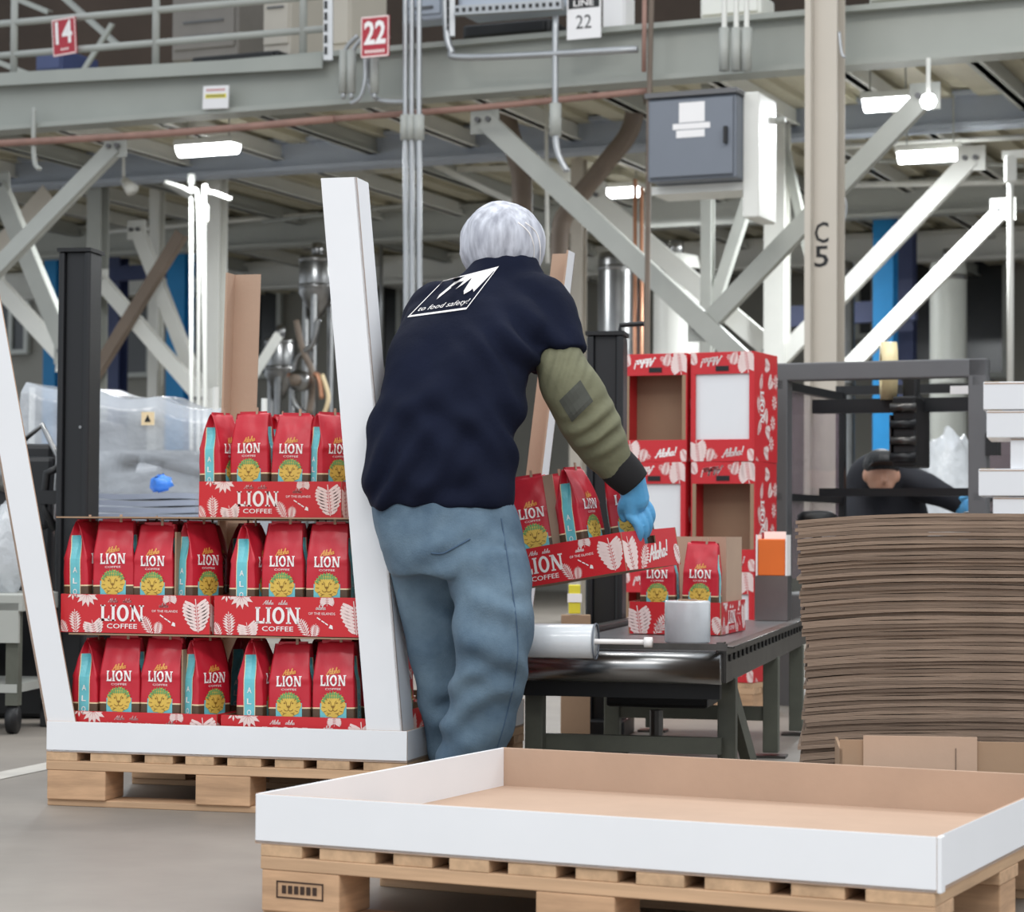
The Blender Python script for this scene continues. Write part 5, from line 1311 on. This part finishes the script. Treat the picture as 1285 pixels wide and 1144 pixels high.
# --- trousers
j = MB()
hloft(j, [ring(553, 618, 86, .115, 5.80), ring(560, 650, 92, .13, 5.80), ring(570, 690, 93, .14, 5.79), ring(577, 722, 88, .13, 5.79)])
hloft(j, [ring(528, 690, 46, .085, 5.84), ring(540, 750, 43, .085, 5.86), ring(548, 800, 39, .08, 5.88), ring(560, 880, 35, .075, 5.92), ring(571, 950, 32, .072, 5.96), ring(574, 1012, 32, .075, 5.98)], 20)
hloft(j, [ring(612, 690, 50, .11, 5.76), ring(618, 740, 51, .1, 5.72), ring(619, 790, 49, .096, 5.69), ring(617, 835, 46, .092, 5.70), ring(605, 890, 46, .09, 5.74), ring(592, 945, 43, .086, 5.77), ring(586, 985, 42, .085, 5.78), ring(584, 1012, 43, .09, 5.78)], 20)
kR = at(619, 800, 5.6); kL = at(545, 800, 5.8)
def jfold(p):
    d = 0
    # slanting creases gathering at the back of the knees and below the seat
    for c, s_, am, sp, tl in ((kR, .13, .011, 62, .5), (at(600, 900, 5.65), .14, .008, 70, -.5), (at(560, 880, 5.8), .16, .006, 60, .6), (at(575, 715, 5.65), .12, .006, 55, -.7), (at(640, 690, 5.7), .1, .005, 50, .9)):
        w_ = math.exp(-((p.z-c.z)/s_)**2-((p.x-c.x)/.11)**2); d += w_*am*math.sin((p.z+tl*(p.x-c.x))*sp+3*noise.noise(p*7))
    return d+.005*noise.noise(Vector((p.x*9, p.y*9, p.z*4)))+.003*noise.noise(Vector((p.x*24, p.y*24, p.z*14)))
jeans = fused(j, 'jeans', M_denim, W, .009, 5, .5, jfold)
# --- shirt
s = MB()
hloft(s, [ring(556, 636, 93, .128, 5.80), ring(550, 606, 96, .135, 5.80), ring(553, 565, 96, .138, 5.81), ring(561, 520, 94, .14, 5.83), ring(574, 470, 94, .138, 5.87), ring(590, 425, 98, .13, 5.92, R(-6)), ring(608, 388, 97, .115, 5.98, R(-8)), ring(622, 362, 78, .1, 6.03, R(-8)), ring(631, 346, 56, .09, 6.06), ring(634, 332, 44, .085, 6.07), ring(635, 322, 40, .08, 6.08)], 32, 4, 2.4)
shR, elR = at(676, 385, 5.98), at(712, 470, 5.9)
limb(s, [at(650, 382, 6.0), shR, at(692, 425, 5.93), at(700, 450, 5.91)], [.085, .088, .081, .08], round_ends=False)
limb(s, [at(552, 392, 6.02), at(540, 410, 6.1), at(552, 440, 6.22)], [.085, .085, .075])
def sfold(p):
    d = 0
    for c, sz, sx_, am, sp, tl in ((at(600, 560, 5.7), .16, .2, .007, 40, 1.1), (at(500, 590, 5.7), .14, .12, .008, 46, -1.6), (at(660, 430, 5.85), .1, .1, .009, 60, .9), (at(560, 620, 5.7), .07, .25, .006, 45, -.5), (at(540, 480, 5.75), .16, .14, .006, 36, -.8), (at(640, 520, 5.75), .14, .08, .008, 48, 1.5), (at(620, 440, 5.8), .08, .1, .005, 55, 1.2)):
        w_ = math.exp(-((p.z-c.z)/sz)**2-((p.x-c.x)/sx_)**2); d += w_*am*1.5*math.sin((p.z+tl*(p.x-c.x))*sp+2.5*noise.noise(p*6))
    return d+.006*noise.noise(Vector((p.x*8, p.y*8, p.z*6)))+.002*noise.noise(p*24)
shirt = fused(s, 'shirt', M_navy, W, .009, 5, .5, sfold)
# --- body: head, neck, trunk, arms and feet as one surface under the clothes
b = MB()
hc_ = at(632, 312, 6.12)
ellip(b, hc_, .078, .098, .105); ellip(b, hc_+Vector((.02, .055, -.045)), .055, .06, .065)
limb(b, [hc_+Vector((.03, .13, -.03)), hc_+Vector((.032, .145, -.05))], [.014, .017])       # nose
for sg in (-1, 1): ellip(b, hc_+Vector((sg*.08, .01, -.02)), .014, .024, .034)            # ears
limb(b, [hc_+Vector((0, .0, -.06)), at(634, 345, 6.1), at(612, 400, 6.0)], [.05, .05, .08])
hloft(b, [ring(553, 640, 78, .105, 5.80), ring(553, 560, 80, .11, 5.82), ring(570, 470, 80, .11, 5.88), ring(600, 400, 82, .1, 5.97), ring(622, 365, 60, .08, 6.03)], 20)
wrR = at(788, 596, 5.98)
limb(b, [at(655, 385, 6.0), shR, elR, at(742, 530, 5.92), wrR], [.06, .06, .05, .043, .028])
tlh = MH @ Vector((-TL/2-.012, .12, .05))                                                  # where the left hand holds the tray
limb(b, [at(552, 395, 6.02), at(535, 430, 6.12), at(545, 540, 6.28), tlh+Vector((-.05, .02, .06)), tlh], [.06, .058, .048, .032, .026])
for px, Y, r_ in ((545, 5.86, .07), (615, 5.72, .075)): pass
limb(b, [at(530, 690, 5.84), at(548, 800, 5.88), at(571, 950, 5.96), at(574, 1008, 5.99)], [.07, .055, .045, .04])
limb(b, [at(612, 690, 5.77), at(619, 800, 5.69), at(592, 945, 5.77), at(584, 1005, 5.79)], [.075, .06, .048, .042])
fused(b, 'body', M_skin, W, .008, 3)
# --- hair net
h = MB(); hn = at(631, 310, 6.11)
for jx in range(0, 19):
    th_ = math.pi*max(.012, jx/18)*.93
    for i in range(64):
        ph = 2*math.pi*i/64; gath = 1+.018*math.sin(i*5+jx*.35)*min(1, jx/8)+.012*math.sin(i*11)*(jx/18)
        v = Vector((math.sin(th_)*math.cos(ph)*.113, math.sin(th_)*math.sin(ph)*.128, math.cos(th_)*.108+(.0 if th_ < 1.5 else -.02*(th_-1.5))))*gath
        h.v.append(hn+v+Vector((0, 0, .012))+.006*noise.noise(v*22)*v.normalized())
h.f = [[a_*64+i, a_*64+(i+1) % 64, (a_+1)*64+(i+1) % 64, (a_+1)*64+i] for a_ in range(18) for i in range(64)]+[list(range(64))]; h.mi = [0]*len(h.f)
net = h.build('hair_net', M_net, W, smooth=True)
bvn = bvh_of(net)
for kk in range(2):                                   # elastic band seams running over the side
    e = MB(); pts = []
    for x, y in cat_rom([(650+9*kk, 279), (664+9*kk, 292), (670+8*kk, 312), (668+8*kk, 336)], 5):
        d_ = ray(x, y).normalized(); lo, a_, b_, c_ = bvn.ray_cast(CP, d_)
        if lo is not None: pts.append(lo-d_*.0005)
    e.tube(pts, .002, 6); e.build('elastic_seam', M_ink, net, smooth=True)
# --- work sleeve, cuff and glove on the right arm
sl_ = MB(); limb(sl_, [at(700, 448, 5.91), at(706, 464, 5.9), at(719, 492, 5.9), at(742, 533, 5.92), at(760, 564, 5.95), at(770, 580, 5.96)], [.062, .07, .077, .075, .064, .052], 24, 6)
def slf(p):
    c = at(755, 540, 5.85); w_ = math.exp(-((p-c).length/.07)**2)
    q = at(710, 462, 5.85); w2 = math.exp(-((p-q).length/.06)**2)
    ax = (at(780, 592, 5.97)-at(705, 460, 5.9)).normalized(); s1 = p.dot(ax)
    return w_*.009*math.sin(s1*130+noise.noise(p*9)*2)+w2*.003*math.sin((p.x-p.z*.3)*260)+.005*noise.noise(p*16)
olive = fused(sl_, 'work_sleeve', M_olive, W, .006, 3, .5, slf)
bv = bvh_of(olive); pt_ = MB(); c = at(723, 503, 5.7); 
P = []
for i in range(6):
    for k_ in range(6):
        def dm(u, v): return ((u-v)*.0, 0)
        P.append([(i/6-.5, k_/6-.5), ((i+1)/6-.5, k_/6-.5), ((i+1)/6-.5, (k_+1)/6-.5), (i/6-.5, (k_+1)/6-.5)])
def proj_fn(bv, org, U, V, off=.002):
    def f(x, y):
        o = org+U*x+V*y; d = (o-CP).normalized(); loc, nr_, ix, ds = bv.ray_cast(CP, d)
        return (loc-d*off) if loc is not None else o
    return f
pt_.polys(P, proj_fn(bv, c, Vector((.052, 0, .052)), Vector((-.032, 0, .052)), .003)); pt_.build('sleeve_patch', M_oliv2, olive, recalc=False, smooth=True)
cf = MB(); limb(cf, [at(768, 576, 5.96), at(776, 586, 5.965), at(786, 596, 5.97), at(796, 607, 5.975)], [.05, .052, .05, .044], 24, 4, False); cuff = cf.build('knit_cuff', M_cuff, W, smooth=True)
# glove: palm, four curled fingers over the tray edge and a thumb on the inside
g = MB(); shortmid = MH @ Vector((TL/2, .11, TH))       # top of the tray's right short wall
knk = shortmid+Vector((-.012, .0, .055)); wr = at(793, 602, 5.975)
ax = (knk-wr).normalized(); wy = ly.copy(); wy = (wy-ax*wy.dot(ax)).normalized(); nz_ = ax.cross(wy)
if nz_.x < 0: nz_ = -nz_
limb(g, [wr-ax*.01, wr+ax*.02, wr+ax*.055], [.036, .036, .038], 16)
for k_ in range(4):                                   # palm rays
    o_ = (k_-1.5)*.02; limb(g, [wr+ax*.02+wy*o_*.6, knk+wy*o_], [.024, .0175], 12)
fl_ = [.9, 1.0, .95, .75]
for k_ in range(4):
    o_ = (k_-1.5)*.025; p0 = knk+wy*o_; L0 = fl_[k_]
    limb(g, [p0, p0+(nz_*.018+ax*.020)*L0, p0+(nz_*.024+ax*.048-Vector((0, 0, .004)))*L0, p0+(nz_*.012+ax*.072-Vector((0, 0, .012)))*L0], [.0135, .0125, .0115, .0098], 12, 4)
tb0 = wr+ax*.03-wy*.028
limb(g, [tb0, tb0+ax*.028-nz_*.02-wy*.006, tb0+ax*.055-nz_*.03, tb0+ax*.075-nz_*.026], [.015, .0125, .011, .0095], 12, 4)
fused(g, 'glove', M_glove, W, .0035, 2, .4)
# left glove at the far end of the tray
g = MB(); ellip(g, tlh, .025, .045, .05)
for k_ in range(4): limb(g, [tlh+ly*(k_-1.5)*.022, tlh+ly*(k_-1.5)*.022-lz*.045+lx*.008, tlh+ly*(k_-1.5)*.022-lz*.075+lx*.012], [.011, .01, .009], 10)
limb(g, [tlh-ly*.03, tlh-ly*.045+lz*.03+lx*.02, tlh-ly*.03+lz*.045+lx*.045], [.013, .011, .0095], 10)
fused(g, 'glove', M_glove, W, .004, 2, .4)
# shoes
for px, Y in ((576, 5.99), (586, 5.79)):
    g = MB(); p = at(px, 1000, Y); p.z = .055; ellip(g, p+Vector((.015, .02, .01)), .05, .07, .06); ellip(g, p+Vector((.04, .11, -.015)), .05, .1, .042); g.v = [Vector((v.x, v.y, max(v.z, .012))) for v in g.v]
    sh = fused(g, 'shoe', M_shoe, W, .008, 4)
    so = MB(); so.prism([(-.05+.1*0, -.06), (.05, -.06), (.06, .05), (.08, .14), (.07, .19), (.03, .21), (0, .18), (-.03, .1)], (p.x, p.y, .001), (1, 0, 0), (0, 1, 0), (0, 0, .014)); so.build('sole', M_blackp, sh)
# shirt print: framed mountain badge and slogan across the shoulders
bv = bvh_of(shirt)
tlc, trc, brc, blc = at(556, 352, 5.7), at(626, 334, 5.7), at(585, 388, 5.7), at(511, 398, 5.7)
def badge(off):
    def f(x, y):                                       # x, y in 0..1 on the badge's outline
        t_ = tlc.lerp(trc, x); b_ = blc.lerp(brc, x); o = b_.lerp(t_, y); d = (o-CP).normalized()
        loc, nr_, ix, ds = bv.ray_cast(CP, d); return (loc-d*off) if loc is not None else o
    return f
pr = MB(); lw = .022
pr.polys(fine([rect(0, 0, 1, .05), rect(0, 0, .018, 1), rect(.982, 0, 1, 1), rect(0, .97, 1, 1)], 10), badge(.004))
pr.polys(shift(text2d('to food safety!', .17, .86), .5, .19), badge(.004))
mt = [[(.30, .80), (.98, .90), (.98, .97), (.42, .97)], [(.22, .55), (.26, .66), (.44, .88), (.30, .86)], [(.22, .55), (.25, .42), (.34, .70), (.28, .72)],
      [(.60, .90), (.66, .52), (.76, .60), (.84, .93)], [(.66, .52), (.72, .42), (.80, .50), (.80, .80)], [(.76, .60), (.88, .44), (.97, .93), (.82, .93)], [(.46, .62), (.52, .70), (.62, .92), (.50, .90)]]
pr.polys(fine(mt, 4), badge(.004)); pr.build('chest_print' if False else 'back_print', M_ink, shirt, recalc=False)
# jeans pocket, belt loop line and seams
bv = bvh_of(jeans)
pk_ = MB(); f_ = proj_fn(bv, Vector((0, 0, 0)), Vector((1, 0, 0)), Vector((0, 0, 1)), .003)
def onj(px, py):
    d = ray(px, py); loc, a_, b_, c_ = bv.ray_cast(CP, d.normalized()); return (loc-d.normalized()*.001) if loc is not None else at(px, py, 5.7)
for nm, pts, r_ in (('pocket_edge', [(541, 694), (556, 694), (572, 686), (590, 676)], .0022), ('side_seam', [(629, 650), (640, 720), (649, 790), (648, 840), (635, 900), (622, 945)], .0014)):
    a = MB(); a.tube([onj(x, y) for x, y in cat_rom(pts, 6)], r_, 6); a.build(nm, mat('denim_stitch', (66, 88, 112), .9, var=.1), jeans, smooth=True)

# --- second worker, stooping behind the tape machine
YP = 10.95
P2 = thing('person', 'worker in dark sweatshirt and cap stooping behind the tape machine', 'person', (at(1110, 600, YP).x, YP, 0))
s = MB()
hloft(s, [(at(1112, 690, YP), .2, .13, 0), (at(1110, 640, YP), .2, .13, 0), (at(1106, 600, YP-.02), .17, .12, 0), (at(1104, 580, YP-.03), .12, .1, 0), (at(1106, 568, YP-.03), .06, .07, 0)], 24)
limb(s, [at(1125, 598, YP), at(1155, 610, YP-.12), at(1185, 622, YP-.2), at(1200, 632, YP-.22)], [.085, .075, .06, .045])
limb(s, [at(1085, 598, YP), at(1080, 630, YP-.05), at(1084, 665, YP-.2), at(1100, 690, YP-.3)], [.085, .08, .065, .045])
fused(s, 'sweatshirt', M_darkcl, P2, .011, 4, .5, lambda p: .008*noise.noise(p*9))
b = MB(); hd_ = at(1106, 594, YP-.24)
ellip(b, hd_, .075, .085, .095); ellip(b, hd_+Vector((0, -.03, -.05)), .05, .055, .05); limb(b, [hd_+Vector((0, -.082, -.01)), hd_+Vector((0, -.1, -.035))], [.012, .016])
for sg in (-1, 1): ellip(b, hd_+Vector((sg*.076, 0, -.01)), .012, .02, .03)
limb(b, [hd_+Vector((0, .03, -.05)), at(1106, 585, YP)], [.05, .07])
hp = at(1112, 690, YP)
hloft(b, [(Vector((hp.x, YP+.1, .8)), .17, .12, 0), (Vector((hp.x, YP+.05, .65)), .15, .11, 0), (hp, .15, .1, 0), (at(1106, 600, YP), .12, .09, 0)], 18)
fused(b, 'body', M_skin, P2, .008, 3)
jj = MB()
limb(jj, [Vector((hp.x-.08, YP+.12, .78)), Vector((hp.x-.09, YP+.02, .45)), Vector((hp.x-.09, YP+.06, .1))], [.11, .085, .075]); limb(jj, [Vector((hp.x+.08, YP+.12, .78)), Vector((hp.x+.09, YP+.02, .45)), Vector((hp.x+.09, YP+.06, .1))], [.11, .085, .075])
fused(jj, 'trousers', M_black, P2, .012, 4)
for sg in (-1, 1):
    g = MB(); ellip(g, (hp.x+sg*.09, YP, .05), .05, .13, .048); fused(g, 'shoe', M_shoe, P2, .01, 3)
cp = MB(); ellip(cp, hd_+Vector((0, .01, .04)), .085, .098, .075); cp.prism([(-.07, 0), (.07, 0), (.06, -.06), (.03, -.085), (-.03, -.085), (-.06, -.06)], hd_+Vector((0, -.07, .03)), (1, 0, 0), (0, 1, -.25), (0, 0, .008)); cp.build('cap', M_blackp, P2, smooth=False)
gg = MB(); q = at(1204, 634, YP-.23); ellip(gg, q, .035, .03, .04)
for k_ in range(4): limb(gg, [q+Vector((.02, 0, .025-.016*k_)), q+Vector((.06, -.01, .02-.018*k_)), q+Vector((.075, -.03, .01-.02*k_))], [.011, .01, .009], 10)
limb(gg, [q+Vector((0, -.02, .03)), q+Vector((.03, -.045, .04))], [.012, .01], 10)
fused(gg, 'glove', M_glove, P2, .005, 2, .4)
gg = MB(); q = at(1102, 692, YP-.31); ellip(gg, q, .03, .035, .04)
for k_ in range(4): limb(gg, [q+Vector((-.024+.016*k_, -.02, -.01)), q+Vector((-.024+.016*k_, -.05, -.03)), q+Vector((-.024+.016*k_, -.06, -.055))], [.011, .01, .009], 10)
limb(gg, [q+Vector((.02, -.01, .01)), q+Vector((.045, -.035, 0))], [.012, .01], 10)
fused(gg, 'glove', M_glove, P2, .005, 2, .4)
